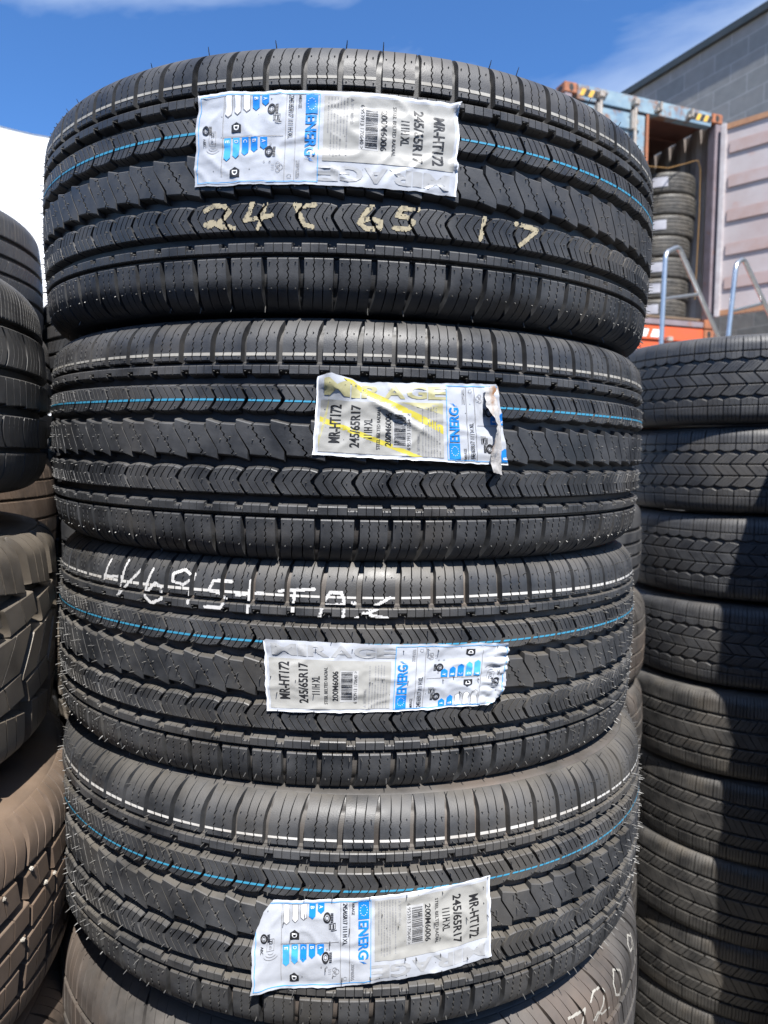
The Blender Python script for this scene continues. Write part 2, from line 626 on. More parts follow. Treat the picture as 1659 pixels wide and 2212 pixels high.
def wave_style():
    s = Style('wave', PA, 62, lin((0, 8), (66, 7), (100, 5), (112, 0.3), (116, 0), (200, 0)), (M['black'], M['black']), 0.06, 8)
    sgs = lin((60, 1), (96, 1), (112, 0.1))
    for mir in (False, True):
        s.row(67.5, 112, 4, 3.4, 1.0, gsc=sgs, nt=14, mirror=mir, dt=0.4)
        s.row(47.5, 65, 3, 3.2, 0.6, nt=5, mirror=mir, dt=1.2, bot=lambda f: 7.5 * abs(f - 0.5) ** 1.3 * 2 - 1.5)
        s.row(16.5, 42, 4, 5.0, 0.8, shift=lin((10, -17), (50, 19)), nt=8, mirror=mir, dt=1.2, top=lambda f: -3.5 * abs(f - 0.3) * 2 + 1)
    s.row(-12.5, 12.5, 2, 4.6, 0.6, shift=lin((-15, 13), (15, -13)), nt=6, dt=1.0)
    return s.build()


def diag_style(mats, seed=4, name='diag'):
    s = Style(name, PA, 58, lin((0, 8), (66, 8), (100, 5), (112, 0.3), (116, 0), (200, 0)), mats, 0.08, seed)
    sgs = lin((60, 1), (96, 1), (112, 0.1))
    for mir in (False, True):
        s.row(59, 112, 5, 2.8, 1.1, gsc=sgs, nt=14, mirror=mir, dt=0.4, zig=0.3, zwl=7)
        s.row(25, 52, 3, 3.0, 1.0, shift=lin((20, -9), (55, 12)), nt=6, mirror=mir, dt=1.0, top=lambda f: -1.5 * f)
    s.row(-18, 18, 2, 2.6, 1.0, shift=lin((-20, 12), (20, -12)), nt=6, dt=1.0)
    return s.build()


def sport_style(mats, seed=4):
    s = Style('sport', PA, 70, lin((0, 7), (66, 7), (100, 2), (110, 0.2), (113, 0), (200, 0)), mats, 0.06, seed)
    sgs = lin((50, 1), (90, 1), (110, 0.1))
    s.row(52, 110, 3, 1.4, 0.9, gsc=sgs, nt=16, dt=0.6, shift=lin((50, 0), (110, 9)))
    s.row(19, 43, 3, 0.8, 0.6, nt=4, dt=1.2, shift=lin((19, -5), (43, 4)))
    s.row(-12, 11, 2, 1.6, 1.5, nt=4, dt=1.2, shift=lin((-12, -8), (11, 7)))
    s.row(-43, -19, 3, 1.2, 0.6, nt=4, dt=1.2, shift=lin((-43, -5), (-19, 5)))
    s.row(52, 110, 3, 1.6, 0.9, gsc=sgs, nt=16, dt=0.6, shift=lin((50, 0), (110, 9)), mirror=True)
    return s.build()


def winter_style(mats):
    p = Profile(R=0.372, tc=80, Rc=700, Rs=36, phimax=1.35)
    s = Style('winter', p, 52, lin((0, 9), (52, 9), (100, 3), (115, 0.2), (118, 0), (200, 0)), mats, 0.07, 11)
    sgs = lin((50, 1), (90, 1), (114, 0.1))
    s.row(60, 116, 6, 1.8, 1.2, gsc=sgs, nt=22, dt=0.8, zig=0.5, zwl=4, shift=lin((50, 0), (116, 14)))
    curve = lambda t: 9 * sin((t - 12) / 40 * pi)
    s.row(14, 52, 4, 4.0, 1.1, nt=14, dt=1.6, shift=curve, zig=0.5, zwl=4)
    s.row(-24, 4, 3, 1.8, 1.1, nt=10, dt=1.6, zig=0.5, zwl=4, bot=lambda f: 2 * f)
    s.row(-64, -33, 4, 4.0, 1.1, nt=14, dt=1.6, shift=lambda t: -8 * sin((t + 64) / 40 * pi), zig=0.5, zwl=4)
    s.row(70, 116, 4, 3.0, 0.8, gsc=sgs, nt=16, dt=0.8, zig=0.5, zwl=4, mirror=True)
    return s.build()


def mud_style(mats):
    p = Profile(R=0.376, tc=92, Rc=900, Rs=26, phimax=1.35)
    s = Style('mud', p, 34, lin((0, 13), (100, 12), (118, 6), (124, 0.2), (200, 0)), mats, 0.05, 12)
    dash = dict(zig=0.4, zwl=9)
    for mir in (False, True):
        s.row(58, 122, 3, 17, 1.6, nt=14, dt=1.5, du=1.2, shift=lin((55, 0), (122, -16)), bot=lambda f: 7 * (1 - f), mirror=mir, **dash)
        s.row(27, 53, 2, 10, 1.6, nt=6, dt=1.5, du=1.2, shift=lin((26, 6), (54, -6)), bot=lambda f: -6 + 12 * f, top=lambda f: -5 + 9 * f, off=19 if not mir else 8, mirror=mir, **dash)
    s.row(-24, 19, 2, 12, 1.6, nt=8, dt=1.5, du=1.2, shift=lin((-26, -12), (20, 14)), bot=lambda f: 10 * f - 6, top=lambda f: 10 * f - 4, off=-8, **dash)
    return s.build()


def chunk_style(mats):
    p = Profile(R=0.378, tc=78, Rc=800, Rs=44, phimax=1.3)
    s = Style('chunk', p, 46, lin((0, 12), (62, 12), (70, 9), (105, 5), (122, 0.2), (125, 0), (200, 0)), mats, 0.07, 13)
    sgs = lin((50, 1), (108, 1), (122, 0.15))
    s.row(67, 122, 3, 7.0, 2.4, gsc=sgs, nt=20, dt=0.8, shift=lin((60, 0), (122, 18)))
    s.row(33, 61, 2, 13, 1.5, nt=4, dt=1.5, du=1.0, shift=lin((30, 0), (62, -6)), bot=lambda f: 5 * f, top=lambda f: 4 * f - 3)
    s.row(5, 26, 2, 6, 1.5, nt=4, dt=1.5, off=9, bot=lambda f: 7 * f - 4, top=lambda f: 7 * f - 3)
    s.row(-27, -3, 2, 6, 1.5, nt=4, dt=1.5, off=4, bot=lambda f: 7 * f - 4, top=lambda f: 7 * f - 4)
    s.row(-61, -33, 2, 13, 1.5, nt=4, dt=1.5, du=1.0, bot=lambda f: 4 * f, top=lambda f: 5 * f - 3)
    s.row(66, 122, 4, 3.0, 1.0, gsc=sgs, nt=16, dt=0.8, mirror=True)
    return s.build()


def smooth_style(mats, seed=5):
    p = Profile(R=0.378, tc=72, Rc=700, Rs=50, phimax=1.30)
    s = Style('smooth', p, 56, lin((0, 8), (54, 8), (60, 7), (105, 4.5), (122, 0.15), (125, 0), (200, 0)), mats, 0.08, seed)
    sgs = lin((50, 0.9), (80, 1.1), (100, 0.7), (121, 0.05))
    lean = lin((50, 0), (85, -4), (122, -22))
    for mir in (False, True):
        s.row(58, 121, 3, 4.8, 1.3, gsc=sgs, nt=22, dt=0.6, shift=lean, mirror=mir)
        s.row(24, 53, 3, 3.2, 1.2, nt=8, dt=1.2, shift=lin((24, 6), (55, -3)), mirror=mir, zig=0.5, zwl=5)
    s.row(-18, 18, 3, 1.0, 0.7, nt=8, dt=1.2, shift=lin((-20, 6), (20, -6)), zig=0.5, zwl=5)
    return s.build()


S_WAVE = wave_style()
S_DIAG = diag_style((M['tan'], M['grey']))
S_DIAGB = diag_style((M['black'], M['black']), 6)
S_SPORT = sport_style((M['grey'], M['grey']))
S_SPORTB = sport_style((M['black'], M['black']), 6)
S_WINT = winter_style((M['grey'], M['grey']))
S_MUD = mud_style((M['mud'], M['mud']))
S_CHUNK = chunk_style((M['brown'], M['brown']))
S_SMOOTH = smooth_style((M['side_brown'], M['side_brown']))
S_SMOOTHB = smooth_style((M['brown'], M['brown']), 6)
S_FAR = diag_style((M['far'], M['far']), 9)


def tyre_matrix(x, y, z, ax=0.0, ay=0.0, spin=0.0):
    n = Vector((ax, ay, 1)).normalized()
    e1 = (Vector((1, 0, 0)) - n * n.x).normalized()
    e2 = n.cross(e1)
    m = Matrix(((e1.x, e2.x, n.x, x), (e1.y, e2.y, n.y, y), (e1.z, e2.z, n.z, z), (0, 0, 0, 1)))
    return m @ Matrix.Rotation(spin, 4, 'Z')


def part(name, me, parent, mtx=None):
    o = bpy.data.objects.new(name, me)
    COL.objects.link(o)
    o.parent = parent
    if mtx is not None:
        o.matrix_parent_inverse = Matrix.Identity(4)
        o.matrix_basis = mtx
    return o


def tyre(style, mtx, label, group=None, spin=0.0, scale=1.0):
    t = empty('tyre', mtx @ Matrix.Scale(scale, 4))
    tag(t, label, 'tyre', group)
    sp = Matrix.Rotation(spin, 4, 'Z')
    part('tread', style.meshes[0], t, sp)
    part('casing', style.meshes[1], t, sp)
    return t


# ------------------------------------------------------------------ stickers
SW, SL = 72.0, 218.0
PM = {
    'white': mat('sticker_film', (0.44, 0.46, 0.50), 0.33, 0.0, 0.5, base2=(0.38, 0.395, 0.43), nscale=30, bump=0.3, bscale=90, bdist=0.0010),
    'black': mat('black_ink', (0.018, 0.018, 0.020), 0.45),
    'grey': mat('pale_grey_ink', (0.335, 0.33, 0.31), 0.40, bump=0.3, bscale=90, bdist=0.0010),
    'text_grey': mat('small_print_ink', (0.24, 0.24, 0.25), 0.5),
    'blue': mat('blue_ink', (0.012, 0.20, 0.62), 0.4),
    'sky_blue': mat('light_blue_ink', (0.06, 0.34, 0.72), 0.4),
    'star': mat('white_ink', (0.75, 0.76, 0.78), 0.4),
    'pale': mat('pale_arrow_ink', (0.40, 0.40, 0.40), 0.4),
    'ghost': mat('faded_ink', (0.375, 0.38, 0.39), 0.36, base2=(0.35, 0.355, 0.36), nscale=30),
    'yellow': mat('yellow_ink', (0.50, 0.43, 0.06), 0.4),
    'cream': mat('pale_yellow_ink', (0.40, 0.375, 0.21), 0.4),
}
LAYER = {'grey': 0.30, 'ghost': 0.28, 'cream': 0.33, 'yellow': 0.33, 'text_grey': 0.40, 'pale': 0.40, 'blue': 0.40, 'sky_blue': 0.40, 'black': 0.50, 'star': 0.62}
_fonts = {}


def text_mesh(body, bold):
    key = (body, bold)
    if key not in _fonts:
        cu = bpy.data.curves.new('lettering', 'FONT')
        cu.body = body
        cu.size = 1.0
        cu.offset = bold
        cu.resolution_u = 3
        ob = bpy.data.objects.new('lettering', cu)
        COL.objects.link(ob)
        dg = bpy.context.evaluated_depsgraph_get()
        dg.update()
        me = bpy.data.meshes.new_from_object(ob.evaluated_get(dg))
        vs_ = [(v.co.x, v.co.y) for v in me.vertices]
        fs_ = [tuple(p.vertices) for p in me.polygons]
        bpy.data.objects.remove(ob)
        bpy.data.meshes.remove(me)
        bpy.data.curves.remove(cu)
        x0, x1 = min(v[0] for v in vs_), max(v[0] for v in vs_)
        y0, y1 = min(v[1] for v in vs_), max(v[1] for v in vs_)
        _fonts[key] = ([((x - x0) / (x1 - x0), (y - y0) / (y1 - y0)) for x, y in vs_], fs_)
    return _fonts[key]


class Print:
    """flat artwork of the label in mm: x along its length, y across"""
    def __init__(s):
        s.c = {}

    def poly(s, pts, col):
        v, f = s.c.setdefault(col, ([], []))
        o = len(v)
        v += [(float(a), float(b)) for a, b in pts]
        f.append(tuple(range(o, o + len(pts))))

    def rect(s, x0, y0, x1, y1, col):
        s.poly([(x0, y0), (x1, y0), (x1, y1), (x0, y1)], col)

    def frame(s, x0, y0, x1, y1, w, col):
        s.rect(x0, y0, x1, y0 + w, col)
        s.rect(x0, y1 - w, x1, y1, col)
        s.rect(x0, y0 + w, x0 + w, y1 - w, col)
        s.rect(x1 - w, y0 + w, x1, y1 - w, col)

    def text(s, body, p0, p1, q0, q1, col, bold=0.0, upright=False):
        """box in fractions p (length), q (width); letters read towards +q unless upright"""
        vs_, fs_ = text_mesh(body, bold)
        v, f = s.c.setdefault(col, ([], []))
        o = len(v)
        for a, b in vs_:
            if upright:
                v.append(((p0 + (p1 - p0) * a) * SL, (q0 + (q1 - q0) * b) * SW))
            else:
                v.append(((p1 + (p0 - p1) * b) * SL, (q0 + (q1 - q0) * a) * SW))
        f += [tuple(i + o for i in ff) for ff in fs_]

    def disc(s, cx, cy, r, col, n=14, r2=None, ry=1.0):
        if r2 is None:
            s.poly([(cx + r * cos(2 * pi * k / n), cy + r * ry * sin(2 * pi * k / n)) for k in range(n)], col)
        else:
            for k in range(n):
                a, b = 2 * pi * k / n, 2 * pi * (k + 1) / n
                s.poly([(cx + r2 * cos(a), cy + r2 * ry * sin(a)), (cx + r * cos(a), cy + r * ry * sin(a)),
                        (cx + r * cos(b), cy + r * ry * sin(b)), (cx + r2 * cos(b), cy + r2 * ry * sin(b))], col)


def artwork(yellow=False):
    a = Print()
    X = lambda p: p * SL
    Y = lambda q: q * SW
    g = 'grey'
    # grey printed ground with the faded name
    a.rect(X(.018), Y(.05), X(.505), Y(.745), g)
    lg = 'cream' if yellow else 'ghost'
    for i, ch in enumerate('MIRAGE'):
        w = [.10, .035, .085, .085, .085, .08][i]
        x = .03 + [0, .105, .145, .235, .325, .415][i]
        a.text(ch, x, x + w, .79, .955, lg, 0.03, True)
    if yellow:
        a.poly([(X(.10), Y(.985)), (X(.14), Y(.985)), (X(.505), Y(.46)), (X(.505), Y(.35))], 'yellow')
        a.poly([(X(.018), Y(.10)), (X(.018), Y(.26)), (X(.05), Y(.80)), (X(.045), Y(.55))], 'cream')
        a.poly([(X(.018), Y(.46)), (X(.018), Y(.54)), (X(.42), Y(.05)), (X(.37), Y(.05))], 'yellow')
        a.poly([(X(.33), Y(.745)), (X(.505), Y(.745)), (X(.505), Y(.60))], 'cream')
    a.text('MR-HT172', .056, .101, .18, .70, 'black', 0.026)
    a.text('245/65R17', .136, .175, .13, .70, 'black', 0.024)
    a.text('111H XL', .190, .222, .26, .52, 'black', 0.022)
    a.text('STEEL BELTED RADIAL', .239, .253, .12, .65, 'black', 0.012)
    a.text('200M6006', .272, .296, .17, .60, 'black', 0.018)
    a.rect(X(.303), Y(.155), X(.375), Y(.605), 'pale')
    r = random.Random(3)
    y = .185
    while y < .58:
        w = r.choice((.0035, .0035, .006, .009))
        a.rect(X(.307), Y(y), X(.352), Y(y + w), 'black')
        y += w + r.choice((.004, .004, .007, .010))
    a.text('6 953913 170640 >', .357, .371, .13, .60, 'black', 0.0)
    a.text('SAFETY WARNINGS:', .397, .408, .12, .35, 'text_grey', 0.0)
    a.poly([(X(.408), Y(.07)), (X(.408), Y(.105)), (X(.396), Y(.0875))], 'text_grey')
    for i in range(7):
        y = .06
        x = .418 + i * .0115
        end = .70 - (0.25 if i in (1, 6) else 0.02 * r.random())
        while y < end:
            w = r.uniform(.012, .045)
            a.rect(X(x), Y(y), X(x + .0042), Y(min(y + w, end)), 'text_grey')
            y += w + .009
    # energy label
    a.frame(X(.520), Y(.03), X(.988), Y(.97), 0.55, 'sky_blue')
    a.rect(X(.528), Y(.045), X(.573), Y(.245), 'blue')
    for k in range(12):
        an = 2 * pi * k / 12
        cx, cy = X(.5505) + 3.1 * cos(an), Y(.145) + 4.2 * sin(an)
        a.poly([(cx + (.5 if m % 2 == 0 else .22) * cos(m * pi / 5), cy + (.5 if m % 2 == 0 else .22) * sin(m * pi / 5)) for m in range(10)], 'star')
    a.text('ENERG', .530, .573, .262, .695, 'blue', 0.032)
    a.poly([(X(.566), Y(.705)), (X(.552), Y(.735)), (X(.553), Y(.722)), (X(.538), Y(.745)), (X(.552), Y(.716)), (X(.551), Y(.728))], 'blue')
    a.poly([(X(.572), Y(.712)), (X(.556), Y(.722)), (X(.551), Y(.745)), (X(.534), Y(.752)), (X(.549), Y(.738)), (X(.554), Y(.716))], 'blue')
    a.text('MIRAGE', .588, .600, .05, .185, 'black', 0.004)
    a.text('200M6006', .588, .602, .74, .93, 'text_grey', 0.0)
    a.rect(X(.606), Y(.04), X(.6085), Y(.96), 'text_grey')
    a.text('245/65R17 111 H XL', .617, .636, .05, .51, 'black', 0.012)
    a.text('C1', .618, .634, .885, .93, 'text_grey', 0.0)
    a.rect(X(.643), Y(.04), X(.6455), Y(.96), 'text_grey')
    a.rect(X(.652), Y(.478), X(.886), Y(.484), 'text_grey')
    a.rect(X(.886), Y(.04), X(.8885), Y(.90), 'text_grey')

    def wheel(cx, cy, k=1.0):
        a.disc(cx, cy, 3.4 * k, 'black', 16, 2.1 * k, 1.25)
        a.disc(cx, cy, 1.5 * k, 'black', 12, 1.1 * k, 1.25)
        for m in range(6):
            a.rect(cx - 5.6 * k, cy - 3.4 * k + m * 1.25 * k, cx - 3.2 * k, cy - 2.6 * k + m * 1.25 * k, 'black')
    wheel(X(.700), Y(.195))
    # pump
    a.frame(X(.665), Y(.255), X(.692), Y(.325), 0.45, 'black')
    a.rect(X(.671), Y(.268), X(.677), Y(.312), 'black')
    a.rect(X(.683), Y(.265), X(.687), Y(.315), 'black')
    a.rect(X(.660), Y(.335), X(.684), Y(.343), 'black')
    wheel(X(.705), Y(.645))
    for k in range(4):
        a.disc(X(.722 - .022 * (k % 2)), Y(.565 + .19 * (k // 2)), 0.8, 'text_grey', 8, 0.45)
    # cloud with rain
    for cx, cy, r_ in ((.668, .79, 2.0), (.660, .815, 2.4), (.668, .845, 1.9)):
        a.disc(X(cx), Y(cy), r_, 'text_grey', 12, r_ - .4)
    for k in range(3):
        a.rect(X(.682), Y(.785 + .025 * k), X(.694), Y(.789 + .025 * k), 'text_grey')
    ends1 = [.155, .205, .225, .25, .275]
    ends2 = [.625, .655, .690, .715, .74]
    for ends, y0, fill in ((ends1, .04, 2), (ends2, .495, 5)):
        for i in range(5):
            x0 = .712 + i * .0355
            x1 = x0 + .027
            xm = (x0 + x1) / 2
            col = ('blue' if i < 3 else 'sky_blue') if i < fill else 'text_grey'
            a.poly([(X(x0), Y(y0)), (X(x1), Y(y0)), (X(x1), Y(ends[i] - .035)), (X(xm), Y(ends[i])), (X(x0), Y(ends[i] - .035))], col)
            if i >= fill:
                d = .003
                v, f = a.c.setdefault('star', ([], []))
                a.poly([(X(x0 + d), Y(y0 + .008)), (X(x1 - d), Y(y0 + .008)), (X(x1 - d), Y(ends[i] - .04)), (X(xm), Y(ends[i] - .012)), (X(x0 + d), Y(ends[i] - .04))], 'star')
            a.text('ABCDE'[i], x0 + .006, x1 - .006, y0 + .025, y0 + .055, 'star' if i < fill else 'pale', 0.0)
    for q in (.34, .82):
        a.poly([(X(.814), Y(q + .095)), (X(.814), Y(q + .02)), (X(.833), Y(q - .012)), (X(.852), Y(q + .02)), (X(.852), Y(q + .095))], 'black')
        a.text('D', .823, .843, q + .022, q + .075, 'star', 0.02)
    wheel(X(.955), Y(.40), 0.9)
    a.frame(X(.915), Y(.41), X(.943), Y(.55), 0.4, 'text_grey')
    a.text('72', .922, .935, .425, .475, 'black', 0.01)
    a.text('dB', .924, .934, .49, .53, 'text_grey', 0.0)
    a.text('ABC', .955, .966, .49, .57, 'black', 0.01)
    for k in range(3):
        r_ = 3 + 2.2 * k
        pts = [(X(.928) + r_ * sin(m * .22), Y(.54) + r_ * cos(m * .22)) for m in range(-4, 5)]
        for (x0, y0), (x1, y1) in zip(pts[:-1], pts[1:]):
            a.poly([(x0, y0), (x1, y1), (x1, y1 + .5), (x0, y0 + .5)], 'text_grey')
    return a


def cut_mesh(verts, faces, clips, step=2.6):
    """flat mesh cut into a grid, clipped by half planes [(point, normal)] (keeps the side the normal leaves)"""
    bm = bmesh.new()
    vv = [bm.verts.new((x, y, 0)) for x, y in verts]
    for f in faces:
        try:
            bm.faces.new([vv[i] for i in f])
        except ValueError:
            pass
    for (p, n) in clips:
        bmesh.ops.bisect_plane(bm, geom=bm.verts[:] + bm.edges[:] + bm.faces[:], plane_co=(p[0], p[1], 0), plane_no=(n[0], n[1], 0), clear_outer=True)
    xs = [v.co.x for v in bm.verts]
    ys = [v.co.y for v in bm.verts]
    if not xs:
        bm.free()
        return [], []
    for ax, lo, hi in ((0, min(xs), max(xs)), (1, min(ys), max(ys))):
        k = math.ceil(lo / step)
        while k * step < hi:
            no = (1, 0, 0) if ax == 0 else (0, 1, 0)
            co = (k * step, 0, 0) if ax == 0 else (0, k * step, 0)
            bmesh.ops.bisect_plane(bm, geom=bm.verts[:] + bm.edges[:] + bm.faces[:], plane_co=co, plane_no=no)
            k += 1
    bm.verts.index_update()
    V = [(v.co.x, v.co.y) for v in bm.verts]
    F = [tuple(v.index for v in f.verts) for f in bm.faces]
    bm.free()
    return V, F


def poly_mesh(name, V, F, material, smooth=True):
    me = bpy.data.meshes.new(name)
    me.from_pydata(V, [], F)
    me.update()
    if smooth:
        for p in me.polygons:
            p.use_smooth = True
    me.materials.append(material)
    return me


ART = artwork()
ART_Y = artwork(True)


def crease(x, y, seed):
    """height of the film above the tread in mm: soft sag plus sharp crumples"""
    h = 0.8 * noise.noise(Vector((x * .03, y * .045, seed)))
    for k, (sc, amp) in enumerate(((.034, 1.0), (.07, .34), (.14, .10))):
        n = noise.noise(Vector((x * sc, y * sc * 1.2, seed + 5.3 * k)))
        h += amp * (max(0.0, 1 - abs(n) * 5.0)) ** 1.6
    return h


def sticker(parent, style, corners, pmax, flip, seed, art, label, clips=(), lift=None, grooves=True):
    """corners: TL, TR, BR, BL as (theta_deg, t mm) in the picture"""
    TL, TR, BR, BL = corners
    if flip:
        c00, c10, c11, c01 = TR, TL, BL, BR
    else:
        c00, c10, c11, c01 = BL, BR, TR, TL
    p = style.prof

    def mapper(layer):
        def f(x, y):
            u, v = x / SL / pmax, y / SW
            th = (c00[0] * (1 - u) + c10[0] * u) * (1 - v) + (c01[0] * (1 - u) + c11[0] * u) * v
            t = (c00[1] * (1 - u) + c10[1] * u) * (1 - v) + (c01[1] * (1 - u) + c11[1] * u) * v
            e3, f3 = (2 * u - 1) ** 5, (2 * v - 1) ** 5
            t += 0.8 * f3 * noise.noise(Vector((x * .045, seed, 3.0))) + 0.6 * f3 * noise.noise(Vector((x * .16, seed, 8.0)))
            th += 0.22 * e3 * noise.noise(Vector((y * .06, seed, 5.0))) + 0.10 * e3 * noise.noise(Vector((y * .2, seed, 9.0)))
            h = 1.3 + crease(x, y, seed)
            if grooves:
                for gc, gw in ((18.8, 4.5), (-18.8, 4.5), (50.5, 4.5), (-50.5, 4.5)):
                    h -= 0.8 * math.exp(-((t - gc) / gw) ** 2)
            dth = 0.0
            if lift:
                l, dth, dt_ = lift(x, y)
                h += l
                t += dt_
            z, r = p.pt([t], -(max(h, 0.5) + layer * 1.1))
            a = radians(th + dth)
            return (sin(a) * float(r[0]), -cos(a) * float(r[0]), float(z[0]))
        return f
    V, F = cut_mesh([(0, 0), (SL, 0), (SL, SW), (0, SW)], [(0, 1, 2, 3)], clips, 2.0)
    f = mapper(0)
    st = part('sticker', poly_mesh('sticker', [f(*q) for q in V], F, PM['white']), parent)
    st['label'] = label
    names = {'grey': 'pale_print', 'ghost': 'faded_print', 'black': 'black_print', 'blue': 'blue_print', 'sky_blue': 'light_blue_print', 'star': 'white_print',
             'text_grey': 'small_print', 'pale': 'barcode_ground', 'yellow': 'yellow_print', 'cream': 'faded_yellow_print'}
    for col, (v, fc) in art.c.items():
        V, F = cut_mesh(v, fc, clips, 2.0)
        if not F:
            continue
        f = mapper(LAYER[col])
        part(names[col], poly_mesh(names[col], [f(*q) for q in V], F, PM[col]), st)
    return st


# ------------------------------------------------------------------ main stack
def stripes(t, style, th0, spin, tc_, hw, name, material, wob=1.2, hw_var=0.15):
    V, F = style.top_patches(lambda a: (tc_ + wob * sin(a + spin + th0) + 0.35 * sin(9 * (a + th0)), hw * (1 + hw_var * sin(5 * a + th0 * 3))))
    part(name, mesh_np(name, V, F, material, smooth=False), t, Matrix.Rotation(spin, 4, 'Z'))


ht_spots_nub = None


def ht_hairs(style, seed, lens):
    """lens: function (region, angle, rnd) -> length in mm"""
    P = style.P
    sp = []
    for sg in (1, -1):
        f = (lambda u, t: (u, t)) if sg > 0 else (lambda u, t: (P - u, -t))
        for reg, pts in (('shoulder', [(5, 70), (27, 70), (5.5, 91), (26.5, 91)]), ('lip', [(4, 109)]),
                         ('narrow', [(2, 58), (6, 56.5)]), ('chevron', [(3, 43), (27, 44), (5, 27), (27, 28), (9, 35)])):
            for (u, t) in pts:
                uu, tt = f(u, t)
                sp.append((uu, tt, (lambda reg: lambda a, r: lens(reg, a, r))(reg)))
    for (u, t) in ((6, 12), (26, -12), (10, 0), (20, 2)):
        sp.append((u, t, lambda a, r: lens('centre', a, r)))
    me = hair_mesh(style, sp, seed)
    return me


def main_tyre(idx, style, pose, label, spin, lens, blue_t=32.5, white_t=73.0, white_w=1.15):
    x, y, z, ax, ay = pose
    t = tyre(style, tyre_matrix(x, y, z + EYE, ax, ay), label, 'matching highway tyres in the middle stack', spin)
    rs = Matrix.Rotation(spin, 4, 'Z')
    h = part('rubber_hairs', ht_hairs(style, idx, lens), t, rs)
    h['kind'] = 'stuff'
    stripes(t, style, idx * 1.3, spin, blue_t, 0.85, 'blue_stripe', M['blue_paint'])
    stripes(t, style, idx * 2.1, spin, white_t, white_w, 'white_stripe', M['worn_white_paint'] if idx < 3 else M['white_paint'], 0.6)
    return t


def nub(reg, a, r):
    if reg == 'lip':
        return r.uniform(4, 7) if r.random() < 0.55 else 0
    if abs(a) > 1.15 and r.random() < 0.5:
        return r.uniform(2.5, 6)
    return r.uniform(1.0, 1.8)


def nub2(reg, a, r):
    if reg == 'lip':
        return r.uniform(2, 4) if r.random() < 0.3 else 0
    return r.uniform(1.0, 2.0)


def mid(reg, a, r):
    if a < -0.62 or a > 1.0:
        return r.uniform(3, 6.5) if r.random() < 0.6 else r.uniform(1, 2)
    return r.uniform(1.2, 2.4) if reg != 'lip' else 0


def longh(reg, a, r):
    if reg == 'lip':
        return r.uniform(3, 6) if r.random() < 0.4 else 0
    q = r.random()
    return r.uniform(3.5, 6.5) if q < 0.46 else (r.uniform(1.5, 3) if q < 0.8 else 0)


SP1, SP2, SP3, SP4 = radians(0.6), radians(41), radians(97), radians(151)
T1 = main_tyre(1, A_NEW, (-0.0411, 0.9496, 0.2351, 0.0285, -0.0233),
               'top tyre of the middle stack, cream 245 65 17 chalked on its black tread', SP1, nub)
T2 = main_tyre(2, A_NEW, (-0.0441, 0.9562, 0.0131, 0.0224, -0.0074),
               'second tyre down the middle stack, its yellow and white sticker torn at right', SP2, nub2)
T3 = main_tyre(3, A_DUST, (-0.0461, 0.9598, -0.2106, 0.026, 0.0359),
               'new black tyre third in the middle stack with white painted writing on its upper shoulder', SP3, mid)
T4 = main_tyre(4, A_DUST, (-0.0416, 0.9336, -0.429, 0.0282, 0.061),
               'fourth tyre down the middle stack, bristling with long rubber hairs, sticker curled at left', SP4, longh)

sticker(T1, A_NEW, [(-17.64, 63.1), (15.64, 59.84), (15.56, -12.28), (-17.98, -9.56)], 1.0, True, 3.0, ART,
        'crumpled silvery white sticker with an energy label at its left half',
        lift=lambda x, y: (max(0.0, 5 - math.hypot(x - 2, y - 48)) * 0.9 + max(0.0, 7 - math.hypot(x, y)) * 0.8, 0.0, 0.0))


def lift2(x, y):
    h = 12 * max(0.0, 1 - math.hypot((x - 8) / 30, (y - SW) / 26)) ** 1.2
    # long diagonal fold
    d = (x - 52) * 0.52 + (y - 52) * 0.85
    along = (x - 52) * 0.85 - (y - 52) * 0.52
    if -22 < along < 62:
        h += 4.2 * math.exp(-(d / 2.6) ** 2) * (1 - abs(along - 20) / 42)
    e = max(0.0, x - 0.69 * SL) / (0.06 * SL)
    return h + 2.5 * e ** 2, 0.0, 7.0 * max(0.0, 1 - math.hypot((x - 12) / 26, (y - SW) / 22))


C2 = [(-1.78, 48.5), (22.0, 53.0), (23.2, -17.0), (-2.48, -11.39)]
jag = [((0.750 * SL, SW), (1, 0.06))]
S2 = sticker(T2, A_NEW, C2, 0.750, False, 21.0, ART_Y,
             'white sticker with yellow bands, torn off and folded outward at its right end', clips=jag, lift=lift2)
# the torn end stands out from the tread and shows its stained back
fr = random.Random(12)
FN, FM = 30, 9
V, F = [], []
for i in range(FN + 1):
    v = i / FN                                   # 0 bottom .. 1 top
    th0 = C2[2][0] + (C2[1][0] - C2[2][0]) * v + 0.2
    t0 = C2[2][1] - 9 + (C2[1][1] - C2[2][1] + 8) * v
    hmax = 9.5 * (0.30 + 0.70 * sin(pi * min(1, 0.12 + v * 0.95)) ** 0.8) + fr.uniform(-1.2, 1.2)
    for j in range(FM + 1):
        w = j / FM
        h = 2.5 + hmax * w
        dth = -1.9 * w ** 1.1 - 0.5 * sin(v * 9) * w + 0.5 * noise.noise(Vector((v * 6, w * 3, 2)))
        t = t0 + 5 * w * (0.5 - v) + 1.5 * noise.noise(Vector((v * 5, w * 4, 7)))
        z, r = A_NEW.prof.pt([t], -h)
        a_ = radians(th0 + dth)
        V.append((sin(a_) * float(r[0]), -cos(a_) * float(r[0]), float(z[0])))
for i in range(FN):
    for j in range(FM):
        o = i * (FM + 1) + j
        F.append((o, o + 1, o + FM + 2, o + FM + 1))
stain = mat('stained_adhesive_back', (0.40, 0.38, 0.36), 0.5, base2=(0.22, 0.10, 0.03), nscale=45, nlow=0.48, nhigh=0.66, base3=(0.46, 0.45, 0.44), n3scale=70, n3low=0.5, n3high=0.62, bump=0.6, bscale=140, bdist=0.002)
